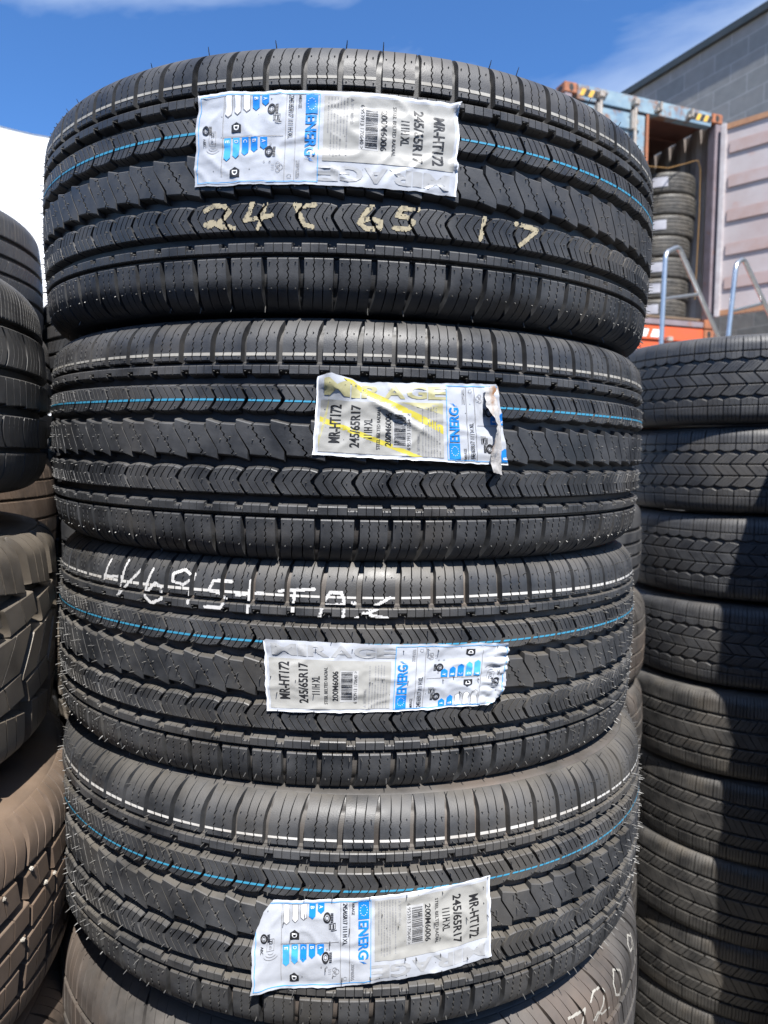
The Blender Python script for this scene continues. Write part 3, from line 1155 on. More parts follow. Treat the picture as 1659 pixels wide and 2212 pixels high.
part('torn_flap', poly_mesh('torn_flap', V, F, stain), S2)

sticker(T3, A_DUST, [(-9.19, 35.0), (24.93, 30.4), (23.9, -24.8), (-8.55, -29.18)], 1.0, False, 42.0, ART,
        'white sticker reading left to right with a crumpled corner at its right end',
        clips=[((SL * .985, SW), (1, 0.35)), ((SL * .99, SW * .12), (0.7, -1)), ((3, SW), (-0.7, 1))],
        lift=lambda x, y: (max(0, (x - .80 * SL) / (.2 * SL)) * (3.0 + 5.0 * abs(noise.noise(Vector((x * .07, y * .09, 4)))) + 3.0 * abs(noise.noise(Vector((x * .16, y * .2, 7))))) + 3 * max(0.0, 1 - math.hypot((x - 6) / 22, (y - SW) / 18))
                           + 2.5 * max(0.0, 1 - math.hypot((x - 95) / 20, (y - SW) / 14)), 0.0, 0.0))

sticker(T4, A_DUST, [(-9.28, 11.55 + 9), (21.12, 35.81), (21.69, -38.81), (-9.23, -58.18)], 0.955, True, 63.0, ART,
        'white sticker curling away from the tread at its left end',
        clips=[((SL * 1.0, SW * .5), (1, 0.03)), ((SL * .925, 0), (0.72, -0.69)), ((SL * .975, SW * .22), (1, -.33))],
        lift=lambda x, y: (7.0 * max(0, (x - .86 * SL) / (.1 * SL)) ** 1.6 * (0.35 + 0.65 * y / SW), 0.0, 0.0))


def glyph(strokes, x0, x1, t0, t1):
    """strokes in a unit box -> (theta, t)"""
    return [[(x0 + (x1 - x0) * a, t0 + (t1 - t0) * b) for a, b in st] for st in strokes]


G = {
    '2': [[(0, .8), (.3, 1), (.7, .95), (.85, .7), (.6, .35), (.1, .1)], [(.0, .18), (.25, .3), (.5, .1), (.8, .05), (1, .0)]],
    '4': [[(.3, 1), (.2, .6), (.05, .35), (.5, .38), (.95, .5)], [(.75, .95), (.62, .45), (.5, .02)]],
    '5': [[(.95, .95), (.35, .92), (.2, .6), (.55, .55), (.8, .35), (.6, .05), (.1, .05)]],
    '5b': [[(.2, .95), (.4, .5), (.55, .1)], [(.3, .9), (.9, .95)], [(.5, .12), (.8, .05)]],
    '6': [[(.55, 1), (.25, .6), (.1, .25), (.4, .02), (.85, .1), (.9, .35), (.5, .48), (.2, .35)]],
    '1': [[(.6, 1), (.35, .0)]],
    '7': [[(.05, .95), (.95, .85), (.6, .4), (.25, .0)]],
    'H': [[(.25, 1), (.05, .35)], [(.95, 1.05), (.75, .0)], [(.0, .45), (.85, .52)]],
    '/': [[(.9, 1), (.1, 0)]],
    'b': [[(.35, 1), (.1, .5), (.05, .15), (.4, 0), (.85, .15), (.8, .5), (.5, .58), (.2, .35)]],
    '9': [[(.85, .75), (.5, 1), (.1, .8), (.1, .5), (.5, .42), (.85, .7)], [(.9, .85), (.8, .4), (.7, -.25)]],
    'A': [[(.1, -.1), (.2, .5), (.4, .95), (.75, .95), (.85, .5), (.8, -.2)], [(.15, .42), (.85, .45)]],
    't': [[(.5, 1), (.42, .0)], [(.0, .5), (.95, .62)], [(.42, .0), (.42, -.2)]],
    'T': [[(.0, .85), (1, .97)], [(.45, .9), (.42, .3), (.4, -.1)]],
    'X': [[(.0, .55), (.45, .3), (1, .75)], [(.05, -.15), (.6, .25), (.75, .4)], [(.3, .1), (.95, -.1)]],
    '0': [[(.4, .95), (.1, .6), (.15, .2), (.5, .0), (.85, .3), (.85, .7), (.4, .95)]],
}


def writing(parent, style, items, width, material, spin, seed):
    strokes = []
    for ch, x0, x1, t0, t1 in items:
        strokes += glyph(G[ch], x0, x1, t0, t1)
    sd = math.degrees(spin)
    strokes = [[(a - sd, t) for a, t in st] for st in strokes]
    V, F = style.chalk(strokes, width, seed=seed)
    part('chalk_writing', mesh_np('chalk_writing', V, F, material, smooth=False), parent, Matrix.Rotation(spin, 4, 'Z'))


writing(T1, A_NEW, [('2', -16.6, -12.6, -43, -25), ('4', -11.3, -7.4, -44, -24), ('5b', -5.4, -1.8, -43.5, -25), ('6', 3.0, 6.5, -43.5, -25),
                    ('5', 7.4, 11.0, -42, -24), ('1', 18.6, 20.6, -43, -24), ('7', 24.3, 28.2, -43, -25)], 3.9, M['chalk_cream'], SP1, 4)
writing(T3, A_DUST, [('H', -39.0, -33.0, 60, 91), ('/', -35.5, -29.0, 58, 87), ('b', -29.0, -25.0, 56, 88), ('9', -24.2, -19.6, 66, 90),
                     ('5', -18.6, -14.0, 57, 84), ('t', -13.4, -9.4, 58, 84), ('T', -7.4, -2.6, 57, 80), ('A', -2.2, 2.2, 57, 78), ('X', 2.6, 7.6, 57, 78)],
        3.0, M['chalk_white'], SP3, 8)

T5 = tyre(S_SMOOTH, tyre_matrix(-0.046, 0.955, -0.668 + EYE, 0.03, 0.03), 'brown tyre with broad smooth shoulder, chalked numbers at right, lowest in the middle stack',
          'dusty brown tyres in the stacks', radians(3), 1.035)
writing(T5, S_SMOOTH, [('1', 31.5, 34, 70, 92), ('7', 37, 41.5, 68, 92), ('2', 43, 48, 68, 95), ('0', 50, 54.5, 66, 95), ('9', 60, 64, 70, 95)], 2.4, M['worn_white_paint'], radians(3), 5)
e5 = poly_mesh('side_sticker', [], [], PM['white'])
mb = MB()
for k in range(12):
    a0, a1 = radians(71 + k * 1.5), radians(72.5 + k * 1.5)
    for ta, tb in ((-20, 10), (10, 44)):
        z, r = S_SMOOTH.prof.pt([ta, tb], -2.2)
        mb.add([(sin(a0) * r[0], -cos(a0) * r[0], z[0]), (sin(a1) * r[0], -cos(a1) * r[0], z[0]), (sin(a1) * r[1], -cos(a1) * r[1], z[1]), (sin(a0) * r[1], -cos(a0) * r[1], z[1])], [(0, 1, 2, 3)])
st5 = mb.build('sticker', PM['white'], T5)
mb = MB()
for k in range(4):
    a0, a1 = radians(76 + k * 1.5), radians(77.5 + k * 1.5)
    z, r = S_SMOOTH.prof.pt([0, 26], -2.5)
    mb.add([(sin(a0) * r[0], -cos(a0) * r[0], z[0]), (sin(a1) * r[0], -cos(a1) * r[0], z[0]), (sin(a1) * r[1], -cos(a1) * r[1], z[1]), (sin(a0) * r[1], -cos(a0) * r[1], z[1])], [(0, 1, 2, 3)])
mb.build('blue_print', PM['blue'], st5)
for k in range(4):
    tyre([S_DIAGB, S_SPORTB, S_SMOOTH, S_DIAGB][k], tyre_matrix(-0.04 + 0.006 * k, 0.95, -0.668 - 0.2355 * (k + 1) + EYE), 'tyre ' + ['fourth', 'third', 'second', 'first'][k] + ' from the ground in the middle stack, below the brown chalked one',
         None, k * 1.1)


# ------------------------------------------------------------------ neighbouring stacks
def stack(cx, cy, items, group):
    """items: (style, z centre relative to eye, dx, dy, ax, ay, scale, label)"""
    out = []
    for i, (style, z, dx, dy, ax, ay, sc, label) in enumerate(items):
        out.append(tyre(style, tyre_matrix(cx + dx, cy + dy, z + EYE, ax, ay), label, group, 0.7 * i + cx, sc))
    return out


# left front stack
stack(-0.735, 0.664, [
    (S_WINT, 0.070, 0.0, 0.0, 0.0, 0.0, 1.0, 'grey winter tyre with smooth sipe-dotted shoulder, top of the nearest left stack'),
    (S_MUD, -0.178, 0.0, -0.005, 0.05, 0.02, 1.0, 'dusty mud-terrain tyre with big lugs, second in the nearest left stack'),
    (S_CHUNK, -0.435, 0.012, 0.0, 0.08, 0.0, 1.0, 'brown tyre with chunky blocks and white stones in its grooves, in the left stack'),
    (S_SMOOTHB, -0.69, 0.0, 0.0, 0.06, 0.0, 1.0, 'worn brown tyre at the bottom left corner, under the chunky brown one'),
    (S_SMOOTH, -0.935, 0.0, 0.0, 0.02, 0.0, 1.0, 'tyre fourth from the ground in the nearest left stack'),
    (S_SMOOTHB, -1.165, 0.0, 0.0, 0.01, 0.0, 0.96, 'tyre third from the ground, low in the nearest left stack'),
    (S_SMOOTHB, -1.388, 0.0, 0.0, 0.0, 0.0, 0.93, 'tyre in the nearest left stack, second from the ground'),
    (S_DIAGB, -1.61, 0.0, 0.0, 0.0, 0.0, 1.0, 'tyre on the ground in the nearest left stack')], 'tyres in the left front stack')

# pale stones wedged in the chunky tyre's grooves
ck = [o for o in COL.objects if o.get('label', '').startswith('brown tyre with chunky')][0]
sr = random.Random(4)
for k, (a, t) in enumerate(((66, 38), (70, 45), (75, 30), (80, 57), (86, 62), (90, 31), (72, 2), (84, -1), (93, 29), (61, 29))):
    m = MB()
    z, r = S_CHUNK.prof.pt([t], -0.5)
    c = Vector((sin(radians(a)) * r[0], -cos(radians(a)) * r[0], z[0]))
    q = [Vector((sr.uniform(.6, 1) * x, sr.uniform(.6, 1) * y, sr.uniform(.6, 1) * w)) * sr.uniform(.0018, .0030) for x in (-1, 1) for y in (-1, 1) for w in (-1, 1)]
    m.add([c + p for p in q], [(0, 1, 3, 2), (4, 6, 7, 5), (0, 4, 5, 1), (2, 3, 7, 6), (0, 2, 6, 4), (1, 5, 7, 3)])
    m.build('stone', M['stone'], ck, bevel=.0011)

# left stack behind
items = [(S_SPORT, 0.335, 0, 0, 0, 0, 1.0, 'grey road tyre with rows of pale sipes, against the white canopy at left'),
         (S_SPORT, 0.13, .01, 0, 0, 0, 1.0, 'tyre second from the top in the rear left stack'),
         (S_SMOOTHB, -0.105, 0, 0, 0, 0, 0.98, 'brown tyre glimpsed between the grey winter tyre and the big lugged one')]
items += [(S_SPORTB, -0.345 - .253 * k, 0, 0, 0, 0, 1.0, 'dark tyre ' + ['sixth', 'fifth', 'fourth', 'third', 'second', 'first'][k] + ' from the ground in the rear left stack') for k in range(6)]
stack(-1.037, 1.31, items, 'tyres in the rear left stack')

# middle rear left stack
items = [([S_SPORTB, S_DIAGB, S_SPORTB, S_MUD, S_DIAGB, S_SPORTB, S_DIAGB, S_SPORTB, S_DIAGB][k], 0.22 - 0.2287 * k, 0.01 * ((k * 7) % 3 - 1), 0, 0, 0, 1.0,
          'dark tyre ' + ['topmost', 'second', 'third', 'fourth', 'fifth', 'sixth', 'seventh', 'eighth', 'last'][k] + ' in the shaded stack behind the left of the middle stack') for k in range(9)]
stack(-0.43, 1.71, items, 'shaded tyres behind the middle stack')
# farther stack
items = [(S_SPORTB, -0.05 - 0.2229 * k, 0, 0, 0, 0, 1.0, 'dark tyre ' + ['topmost', 'second', 'third', 'fourth', 'fifth', 'sixth', 'seventh', 'lowest'][k] + ' in the farthest left stack') for k in range(8)]
stack(-1.12, 2.12, items, 'tyres in the farthest left stack')

# rear right stack, seen in the gap
items = [(S_SMOOTH if k == 2 else (S_SPORTB if k == 0 else S_SMOOTH), z, 0, 0, 0, 0, 0.97,
          ['grey worn tyre showing in the gap right of the second middle tyre', 'dark tyre below the grey worn one in the gap at right',
           'brown tyre in the gap right of the fourth middle tyre', 'tyre fourth from the top in the gap stack', 'tyre fifth from the top in the gap stack', 'tyre sixth from the top in the gap stack', 'tyre on the ground in the gap stack'][k])
         for k, z in enumerate((-0.225, -0.45, -0.675, -0.908, -1.14, -1.375, -1.61))]
stack(0.312, 1.82, items, 'tyres in the stack seen through the right gap')

# right stack
zr = [0.185, -0.041, -0.267, -0.497, -0.728, -0.962, -1.183, -1.395, -1.608]
lab = ['sunlit black tyre with slanted lozenge tread, top of the right stack', 'black lozenge-tread tyre second in the right stack, lit except at its right end',
       'black lozenge-tread tyre third in the right stack, cut by a diagonal shadow', 'mostly shaded black lozenge-tread tyre fourth in the right stack',
       'dusty ribbed tyre fifth in the right stack, first below the lozenge-tread ones', 'dusty ribbed tyre sixth in the right stack with tan dirt in its grooves',
       'dusty ribbed tyre seventh in the right stack, tilted and half shaded', 'dusty ribbed tyre at the bottom right corner', 'dusty ribbed tyre on the ground in the right stack']
dxs = [-0.035, 0.0, 0.012, 0.006, 0.0, 0.01, -0.01, 0.0, 0.0]
stack(1.07, 2.03, [(S_WAVE if k < 4 else S_DIAG, zr[k], dxs[k], 0, [0, 0, 0, 0, .0, .02, .05, .03, .01][k], 0, 1.0 if k < 4 else 1.03, lab[k]) for k in range(9)], 'tyres in the right stack')
# stack beside the camera, outside the frame: it shades the right stack
items = [(S_DIAGB, 0.33 - 0.2156 * k, 0.01 * ((k * 5) % 3), 0, 0, 0, 1.0, 'black tyre ' + ['topmost', 'second', 'third', 'fourth', 'fifth', 'sixth', 'seventh', 'eighth', 'ninth', 'last'][k] + ' in the stack nearest at right') for k in range(10)]
stack(1.356, 1.297, items, 'tyres in the nearest right stack')


# unseen tyre stacks added behind the camera to block low sky and ground bounce
for q, (cx_, cy_) in enumerate(((-1.30, -0.62), (-0.50, -0.85), (0.30, -0.88), (1.12, -0.62))):
    items = [((S_DIAGB, S_SPORTB)[(k + q) % 2], 0.02 - 0.2329 * k, 0.012 * ((k * 5 + q) % 3 - 1), 0, 0, 0, 1.0,
              'black tyre ' + ['topmost', 'second', 'third', 'fourth', 'fifth', 'sixth', 'seventh', 'lowest'][k] + ' in the ' + ['leftmost', 'second', 'third', 'rightmost'][q] + ' unseen stack added behind the camera to block light') for k in range(8)]
    stack(cx_, cy_, items, 'unseen tyres added to block light')


# ------------------------------------------------------------------ setting
gm = mat('yard_ground', (0.20, 0.185, 0.16), 0.9, base2=(0.13, 0.12, 0.11), nscale=2.0, base3=(0.36, 0.32, 0.26), n3scale=9, bump=0.5, bscale=120, bdist=0.01)
mb = MB()
mb.add([(-400, -400, 0), (400, -400, 0), (400, 400, 0), (-400, 400, 0)], [(0, 1, 2, 3)])
tag(mb.build('ground', gm), 'pale dusty concrete yard ground', None, None, 'structure')


# ---- containers
def cont_frame(py_top_left=(1220, 195), zl=8.3):
    a = at(1220, 195, zl)
    b = at(1560, 265, zl * 785 / 715)
    return a, b


CA, CB = cont_frame()
cdir = Vector((CB.x - CA.x, CB.y - CA.y, 0)).normalized()
back = Vector((-cdir.y, cdir.x, 0))
CW = 2.44
top_z = (CA.z + CB.z) / 2
c0 = Vector((CA.x, CA.y, 0))
CM = Matrix(((cdir.x, back.x, 0, c0.x), (cdir.y, back.y, 0, c0.y), (0, 0, 1, 0), (0, 0, 0, 1)))   # local: x along front, y into the box, z up
scale_w = (Vector((CB.x, CB.y, 0)) - c0).length / CW
sp_z = at(1392, 698, zl := 8.62).z
print('container', top_z, sp_z, scale_w)

rust_blue = mat('weathered_blue_steel', (0.13, 0.21, 0.29), 0.6, base2=(0.27, 0.36, 0.40), nscale=3.5, base3=(0.21, 0.105, 0.06), n3scale=6, n3low=0.49, n3high=0.62, bump=0.2, bscale=30)
orange_rust = mat('orange_rust_steel', (0.36, 0.13, 0.06), 0.7, base2=(0.22, 0.09, 0.05), nscale=9, bump=0.3, bscale=60)
inside_brown = mat('rusty_brown_interior', (0.20, 0.085, 0.065), 0.7, base2=(0.13, 0.06, 0.05), nscale=4)
inside_grey = mat('grey_interior_steel', (0.36, 0.33, 0.31), 0.6, base2=(0.24, 0.19, 0.17), nscale=3)
door_pink = mat('faded_pink_door_steel', (0.43, 0.39, 0.39), 0.6, base2=(0.36, 0.29, 0.28), nscale=1.6, base3=(0.40, 0.17, 0.11), n3scale=2.2, n3low=0.62, n3high=0.8, bump=0.15, bscale=20)
red_steel = mat('orange_red_steel', (0.60, 0.105, 0.035), 0.5, base2=(0.50, 0.10, 0.05), nscale=5)
plywood = mat('container_floor', (0.16, 0.11, 0.07), 0.8, base2=(0.10, 0.07, 0.05), nscale=6)
post_mauve = mat('mauve_post_steel', (0.24, 0.20, 0.22), 0.6, base2=(0.17, 0.13, 0.14), nscale=5, base3=(0.24, 0.11, 0.07), n3scale=8, n3low=0.6, n3high=0.75)
zinc = mat('galvanised_steel', (0.55, 0.57, 0.58), 0.35, 0.9, base2=(0.44, 0.46, 0.48), nscale=25)
bar_steel = mat('locking_bar_steel', (0.46, 0.42, 0.38), 0.5, 0.3, base2=(0.30, 0.24, 0.18), nscale=20)
white_letter = mat('white_lettering', (0.75, 0.74, 0.72), 0.5)
yellow_paint = mat('yellow_hazard_paint', (0.72, 0.42, 0.05), 0.6, base2=(0.5, 0.3, 0.06), nscale=30)
black_stripe_and_hole = mat('black_hazard_and_hole_shade', (0.03, 0.028, 0.026), 0.6)  # hazard stripes, and the painted shade of the casting holes
rubber_seal = mat('door_seal', (0.03, 0.03, 0.032), 0.7)


def corrugated(mb, x0, y0, x1, y1, z0, z1, n, dep, horizontal=False):
    """sheet with trapezoid ribs from (x0,y0) to (x1,y1), normal to the left; a closed 3 mm sheet is not needed"""
    d = Vector((x1 - x0, y1 - y0, 0))
    nrm = Vector((-d.y, d.x, 0)).normalized()
    pts = []
    for k in range(n):
        for f, o in ((0.0, 0), (0.3, 0), (0.5, dep), (0.8, dep)):
            pts.append(((k + f) / n, o))
    pts.append((1.0, 0))
    if not horizontal:
        vs_ = []
        for f, o in pts:
            p = Vector((x0, y0, 0)) + d * f + nrm * o
            vs_ += [(p.x, p.y, z0), (p.x, p.y, z1)]
    else:
        vs_ = []
        for f, o in pts:
            z = z0 + (z1 - z0) * f
            a = Vector((x0, y0, z)) + nrm * o
            b = Vector((x1, y1, z)) + nrm * o
            vs_ += [tuple(a), tuple(b)]
    mb.add(vs_, [(2 * i, 2 * i + 2, 2 * i + 3, 2 * i + 1) for i in range(len(pts) - 1)])


def container(z0, z1, main_mat, post_mat, corner_mat, length, label, open_right, mtx=None):
    H = z1 - z0
    e = empty('shipping_container', (mtx or CM) @ Matrix.Translation((0, 0, z0)))
    tag(e, label, 'container')
    W = CW * scale_w
    b = lambda m, n, mt, **k: m.build(n, mt, e, **k)
    # corner castings: solid block; flat black ovals stand in for the shade inside its holes
    for x in (0, W):
        for z in (0, H):
            for y in (0, length):
                m = MB()
                sx = 1 if x == 0 else -1
                sy = 1 if y == 0 else -1
                sz = 1 if z == 0 else -1
                m.box((x + sx * .086 - sx * .006, y + sy * .089 - sy * .006, z + sz * .059), (.172, .178, .118))
                o = b(m, 'corner_casting', corner_mat, bevel=.008)
                if y == 0 and z == H:
                    m = MB()
                    hx = x + sx * .086
                    pts = [(hx + .030 * cos(q * pi / 8), -.0075, z - .060 + .042 * sin(q * pi / 8)) for q in range(16)]
                    m.add(pts, [tuple(range(16))])
                    if x == 0:
                        pts = [(-.0075, .085 + .045 * cos(q * pi / 8), z - .060 + .030 * sin(q * pi / 8)) for q in range(16)]
                        m.add(pts, [tuple(range(16))])
                    m.build('casting_hole_shade', black_stripe_and_hole, o)
    for x in (.05, W - .05):
        m = MB()
        m.box((x, .06, H / 2), (.10, .12, H - .24))
        b(m, 'corner_post', post_mat, bevel=.006)
    m = MB()
    m.box((W / 2, .05, H - .085), (W - .35, .10, .17))
    hd = b(m, 'header_beam', main_mat, bevel=.005)
    m = MB()
    m.box((W / 2, .06, .045), (W - .35, .12, .07))
    b(m, 'sill_beam', post_mat, bevel=.005)
    m = MB()
    corrugated(m, .02, length, .02, .12, .12, H - .027, int(length / .28), -.036)
    b(m, 'left_side_panel', main_mat)
    m = MB()
    corrugated(m, W - .02, .12, W - .02, length, .12, H - .027, int(length / .28), -.036)
    b(m, 'right_side_panel', inside_grey if open_right else main_mat)
    m = MB()
    corrugated(m, W - .04, length - .02, .04, length - .02, .12, H - .06, 8, -.036)
    b(m, 'end_panel', inside_grey if open_right else main_mat)
    m = MB()
    m.box((W / 2, length / 2, H - .015), (W - .004, length - .19, .02))
    for k in range(int(length / .45)):
        m.box((W / 2, .3 + k * .45, H - .05), (W - .10, .05, .02))
    b(m, 'roof_panel', inside_brown)
    m = MB()
    m.box((W / 2, length / 2, .14), (W - .10, length - .28, .03))
    b(m, 'floor_panel', plywood)
    return e, W, H, hd


LEN = 6.0
e2, W2, H2, hd2 = container(sp_z + 0.01, top_z + 0.10, rust_blue, post_mauve, orange_rust, LEN,
                            'pale blue container with its right door swung open, stacked on the red one', True)
e1, W1, H1, hd1 = container(0.42, sp_z, red_steel, red_steel, orange_rust, LEN,
                            'orange-red container under the blue one with white marks on its header', False)
# blocks under the lower container
for x in (.1, W1 - .1):
    for y in (.1, LEN - .1):
        m = MB()
        m.box((0, 0, .209), (.40, .40, .418))
        o = m.build('concrete_block', mat('footing_concrete', (.32, .31, .29), .9, base2=(.22, .21, .2), nscale=10), bevel=.01)
        o.matrix_world = CM @ Matrix.Translation((x, y, 0))
        tag(o, 'concrete block under the corner of the red container', 'concrete block', 'blocks under the red container')

# left door of the blue container (closed), two locking bars, header cams, hazard stripes
m = MB()
m.box((.11 + (W2 / 2 - .12) / 2, .045, H2 / 2 - .005), (W2 / 2 - .12, .05, H2 - .36))
dl = m.build('left_door', rust_blue, e2, bevel=.006)
for k in range(5):
    m = MB()
    z = .42 + k * (H2 - .75) / 4
    m.box((.11 + (W2 / 2 - .12) / 2, .012, z), (W2 / 2 - .30, .03, .14))
    m.build('door_rib', rust_blue, dl, bevel=.012)
for x in (.47, .97):
    m = MB()
    m.tube([(x, -.045, .05), (x, -.045, H2 - .10)], .022, 10)
    bar = m.build('locking_bar', bar_steel, dl, smooth=True)
    m = MB()
    for z in (.35, H2 * .35, H2 * .65, H2 - .32):
        m.box((x, -.02, z), (.09, .06, .05))
    m.box((x, -.045, H2 - .10), (.07, .08, .07))
    m.box((x - .035, -.03, H2 - .30), (.03, .05, .22))
    m.build('bar_bracket', bar_steel, dl, bevel=.006)
m = MB()
m.box((W2 / 2 + .015, .03, H2 / 2), (.035, .06, H2 - .36))
m.build('door_edge', orange_rust, dl)
for x in (1.32, 1.80):
    m = MB()
    m.box((x, -.03, H2 - .13), (.075, .07, .04))
    m.box((x, -.05, H2 - .10), (.03, .09, .10))
    m.build('lock_keeper', bar_steel, hd2, bevel=.006)
for x0 in (.20, W2 - .55):
    m = MB()
    my = MB()
    for k in range(6):
        q = x0 + k * .06
        pts = [(q, -.004, H2 - .125), (q + .055, -.004, H2 - .125), (q + .095, -.004, H2 - .045), (q + .04, -.004, H2 - .045)]
        (my if k % 2 == 0 else m).add(pts, [(0, 1, 2, 3)])
    m.build('black_stripe', black_stripe_and_hole, hd2)
    my.build('yellow_stripe', yellow_paint, hd2)
# orange rope along the opening
m = MB()
m.tube([(W2 / 2 + .05, .14, H2 - .72), (W2 / 2 + .5, .16, H2 - .68), (W2 - .22, .16, H2 - .52), (W2 - .17, .16, H2 - .62), (W2 - .16, .16, H2 - 1.2), (W2 - .18, .16, .4)], .006, 6)
m.build('yellow_rope', mat('rope', (.22, .12, .035), .8), e2, smooth=True)
# right door, swung open, its inner face towards the camera: horizontal swages
dm = Matrix.Translation((W2 - .02, -.03, 0)) @ Matrix.Rotation(radians(-64), 4, 'Z')
DWd = W2 / 2 - .04
m = MB()
m.box((.02 + DWd / 2, .0, H2 / 2), (DWd, .035, H2 - .30))
rd = m.build('right_door', door_pink, e2, bevel=.004, mtx=dm)
rib_m = mat('faded_rust_rib', (.40, .33, .325), .6, base2=(.35, .24, .21), nscale=3)
for k in range(5):
    m = MB()
    z = .55 + k * (H2 - 1.0) / 4
    m.box((.06 + DWd / 2, -.022, z), (DWd - .06, .03, .16))
    m.build('door_rib', rib_m, rd, bevel=.014, mtx=dm)
rail_m = mat('tan_rust_rail', (.36, .19, .10), .7, base2=(.28, .14, .08), nscale=12)
for z in (H2 - .185, .19):
    m = MB()
    m.box((.02 + DWd / 2, -.022, z), (DWd, .03, .065))
    m.build('door_rail', rail_m, rd, mtx=dm)
m = MB()
m.box((.03, -.03, H2 / 2), (.07, .05, H2 - .28))
m.build('door_seal', mat('pale_door_edge', (.50, .47, .47), .6, base2=(.36, .31, .31), nscale=8), rd, bevel=.01, mtx=dm)
# red container header marks, keepers
m = MB()
for k in range(3):
    q = .33 + k * .19 + .62
    m.add([(q, -.004, H1 - .14), (q + .13, -.004, H1 - .14), (q + .17, -.004, H1 - .045), (q + .04, -.004, H1 - .045)], [(0, 1, 2, 3)])
m.build('white_mark', white_letter, hd1)
for x in (.75, 1.6):
    m = MB()
    m.box((x, -.03, H1 - .16), (.08, .07, .06))
    m.build('lock_keeper', bar_steel, hd1, bevel=.006)
m = MB()
m.box((W1 / 2, .045, H1 / 2), (W1 - .2, .05, H1 - .36))
m.build('door_panel', red_steel, e1, bevel=.005)

# unseen container added behind the camera to cut the sky fill
BM_ = Matrix(((0, 1, 0, -6.6), (-1, 0, 0, -2.35), (0, 0, 1, 0), (0, 0, 0, 1)))
dull = mat('dull_green_steel', (0.05, 0.07, 0.06), 0.6, base2=(0.08, 0.08, 0.07), nscale=2)
container(0.02, 2.60, dull, dull, dull, 12.2, 'unseen dull green container added behind the camera to block sky light', False, BM_)

# tyres inside the open container
n_in = 8
ord_ = ['topmost', 'second', 'third', 'fourth', 'fifth', 'sixth', 'lowest']
labels_m = mat('paper_label', (.38, .38, .42), .6, base2=(.26, .26, .30), nscale=9)
step_in = 0.268
for k in range(7):
    z = sp_z + .01 + 0.13 + .131 + step_in * (6 - k)
    loc = CM @ Vector((W2 - .405 + .015 * ((k * 5) % 3 - 1) + .03 * (k < 3) - .01 * k, .62, 0))
    t = tyre(S_FAR, tyre_matrix(loc.x, loc.y, z), 'faded grey tyre, ' + ord_[k] + ' of the stack standing inside the open blue container', 'tyres inside the container', k * .9, 1.19)
    if k in (0, 2, 4, 5, 6, 7):
        m = MB()
        a0 = -0.62
        for q in range(5):
            a, a_ = a0 + q * .09, a0 + (q + 1) * .09
            z0, z1 = (-.05, .05)
            r = .366
            m.add([(sin(a) * r, -cos(a) * r, z0), (sin(a_) * r, -cos(a_) * r, z0), (sin(a_) * r, -cos(a_) * r, z1), (sin(a) * r, -cos(a) * r, z1)], [(0, 1, 2, 3)])
        m.build('paper_label', labels_m, t)

# ---- block wall building at right
bw = bpy.data.materials.new('grey_block_wall')
bw.use_nodes = True
nt = bw.node_tree
bs = nt.nodes['Principled BSDF']
bs.inputs['Roughness'].default_value = 0.9
tcn = nt.nodes.new('ShaderNodeTexCoord')
sx = nt.nodes.new('ShaderNodeSeparateXYZ')
nt.links.new(tcn.outputs['Object'], sx.inputs[0])
cx = nt.nodes.new('ShaderNodeCombineXYZ')
nt.links.new(sx.outputs['X'], cx.inputs['X'])
nt.links.new(sx.outputs['Z'], cx.inputs['Y'])
br = nt.nodes.new('ShaderNodeTexBrick')
br.inputs['Scale'].default_value = 1.0
br.inputs['Brick Width'].default_value = 0.62
br.inputs['Row Height'].default_value = 0.29
br.inputs['Mortar Size'].default_value = 0.008
br.inputs['Mortar Smooth'].default_value = 0.3
br.inputs['Color1'].default_value = (0.235, 0.245, 0.24, 1)
br.inputs['Color2'].default_value = (0.31, 0.305, 0.29, 1)
br.inputs['Mortar'].default_value = (0.40, 0.41, 0.40, 1)
nt.links.new(cx.outputs[0], br.inputs['Vector'])
nz = nt.nodes.new('ShaderNodeTexNoise')
nz.inputs['Scale'].default_value = 6.0
nz.inputs['Detail'].default_value = 8
nt.links.new(tcn.outputs['Object'], nz.inputs['Vector'])
mx = nt.nodes.new('ShaderNodeMixRGB')
mx.blend_type = 'MULTIPLY'
mx.inputs['Fac'].default_value = 0.35
nt.links.new(br.outputs['Color'], mx.inputs['Color1'])
nt.links.new(nz.outputs['Fac'], mx.inputs['Color2'])
nt.links.new(mx.outputs['Color'], bs.inputs['Base Color'])
bpn = nt.nodes.new('ShaderNodeBump')
bpn.inputs['Distance'].default_value = 0.01
bpn.inputs['Strength'].default_value = 0.5
nt.links.new(nz.outputs['Fac'], bpn.inputs['Height'])
nt.links.new(bpn.outputs['Normal'], bs.inputs['Normal'])

WZ = 7.0
ra = at(1659, 8, 1.0) - Vector((0, 0, EYE))
rb = at(1345, 203, 1.0) - Vector((0, 0, EYE))
PAw = ra * (WZ / ra.z)
PBw = rb * (WZ / rb.z)
wd = Vector((PBw.x - PAw.x, PBw.y - PAw.y, 0)).normalized()
wn = Vector((-wd.y, wd.x, 0))          # points left (to the yard) or away
if wn.dot(Vector((1, 0, 0))) < 0:
    wn = -wn
WMx = Matrix(((wd.x, wn.x, 0, PAw.x), (wd.y, wn.y, 0, PAw.y), (0, 0, 1, 0), (0, 0, 0, 1)))
be = empty('block_building', WMx)
tag(be, 'tall grey concrete block building rising behind the containers at right', 'building')
m = MB()
m.box((3.0, 4.0, (WZ + EYE - .12) / 2), (26, 8, WZ + EYE - .12))
m.build('wall', bw, be)
m = MB()
m.box((3.0, 4.0, WZ + EYE - .06), (26.16, 8.16, .118))
m.build('roof_capping', mat('dark_capping', (.035, .045, .045), .5, base2=(.05, .055, .055), nscale=4), be)

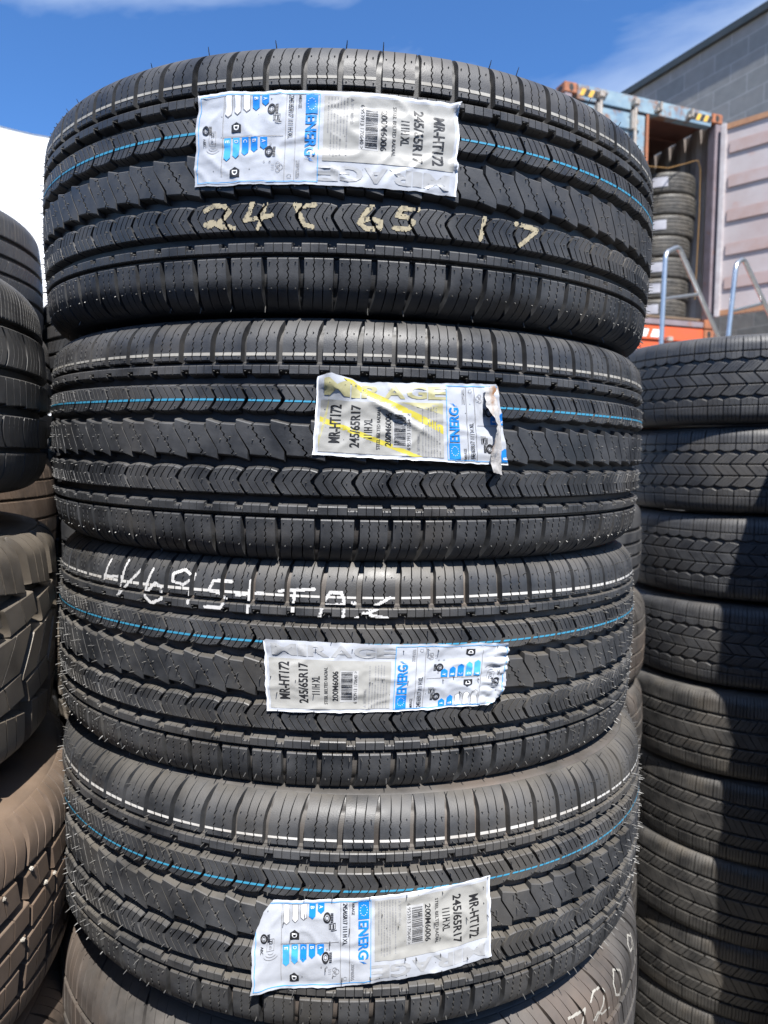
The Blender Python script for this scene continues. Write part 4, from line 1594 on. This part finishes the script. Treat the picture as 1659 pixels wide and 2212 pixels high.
# ---- galvanised platform stairs
st = empty('platform_stair', loc=at(1470, 900, 5.2) * 1.0)
st.location.z = 0
tag(st, 'galvanised steel step platform with sloping handrails in front of the containers', 'steps')
LOC = Vector((st.location.x, st.location.y, 0))


def rail(pts, mid_, depth):
    m = MB()
    P3 = [at(x, y, d) - LOC for x, y, d in pts]
    # rounded corners
    path = [P3[0]]
    for i in range(1, len(P3) - 1):
        a, b_, c = P3[i - 1], P3[i], P3[i + 1]
        r = .05
        p0 = b_ + (a - b_).normalized() * r
        p1 = b_ + (c - b_).normalized() * r
        for k in range(5):
            f = k / 4
            path.append(p0 * (1 - f) ** 2 + b_ * 2 * f * (1 - f) + p1 * f ** 2)
    path.append(P3[-1])
    m.tube(path, .017, 10)
    o = m.build('handrail', zinc, st, smooth=True)
    m = MB()
    m.tube([at(*mid_[0]) - LOC, at(*mid_[1]) - LOC], .012, 8)
    m.build('mid_rail', zinc, o, smooth=True)
    return P3


A_ = rail([(1424, 830, 4.9), (1438, 546, 4.9), (1466, 533, 5.05), (1552, 728, 5.5), (1590, 830, 5.7)], [(1434, 646, 4.9), (1506, 636, 5.25)], 5)
B_ = rail([(1562, 830, 5.0), (1590, 571, 5.0), (1606, 558, 5.1), (1700, 760, 5.5), (1735, 850, 5.7)], [(1580, 672, 5.0), (1648, 655, 5.3)], 5)
for P3 in (A_, B_):
    for q in (P3[0], P3[-1]):
        m = MB()
        m.tube([(q.x, q.y, q.z + .01), (q.x, q.y, .002)], .017, 10)
        m.build('leg', zinc, st, smooth=True)
ctr = (A_[0] + B_[0]) / 2
w_ = (B_[0] - A_[0]).length
m = MB()
m.box((ctr.x, ctr.y + .25, ctr.z - .02), (w_ + .04, .55, .04))
m.build('platform', zinc, st)
for k in range(5):
    f = (k + 1) / 5.6
    c = (A_[-1] + B_[-1]) / 2
    m = MB()
    m.box((c.x, c.y + .05 + .10 * k, (ctr.z - .02) * (1 - f)), (w_ * .9, .2, .03))
    m.build('tread_plate', zinc, st)

# ---- white canopy at left
cm_ = mat('white_canopy_fabric', (0.82, 0.82, 0.82), 0.7)
ce = empty('canopy_tent', loc=(at(0, 300, 7.2).x, 7.2, 0))
tag(ce, 'bright white fabric marquee with a sagging roof behind the left stacks', 'marquee')
CL = Vector(ce.location)
m = MB()
prof_ = [(-260, 120), (-160, 200), (-80, 244), (0, 272), (35, 281), (70, 289), (118, 297), (200, 312), (300, 330)]
front = [at(x, y, 7.2) - CL for x, y in prof_]
backp = [p + Vector((-1.4, 5.0, 0.0)) for p in front]
vs_ = [tuple(p) for p in front] + [tuple(p) for p in backp]
n = len(front)
m.add(vs_, [(i, i + 1, n + i + 1, n + i) for i in range(n - 1)])
ro = m.build('roof', cm_, ce, smooth=True)
m = MB()
vs_ = [(p.x, p.y + .01, p.z - .002) for p in front] + [(p.x, p.y + .01, 0.003) for p in front]
m.add(vs_, [(n + i, n + i + 1, i + 1, i) for i in range(n - 1)])
vs_ = [tuple(front[-1] - Vector((.01, 0, .002))), tuple(backp[-1] - Vector((.01, 0, .002)))]
m.add([(vs_[0][0], vs_[0][1], .003), (vs_[1][0], vs_[1][1], .003), vs_[1], vs_[0]], [(0, 1, 2, 3)])
m.build('side_wall', cm_, ce)
for q in (front[0], front[-1], backp[-1]):
    m = MB()
    m.tube([(q.x - .05, q.y + .06, .0), (q.x - .05, q.y + .06, q.z - .03)], .03, 10)
    m.build('pole', zinc, ce, smooth=True)
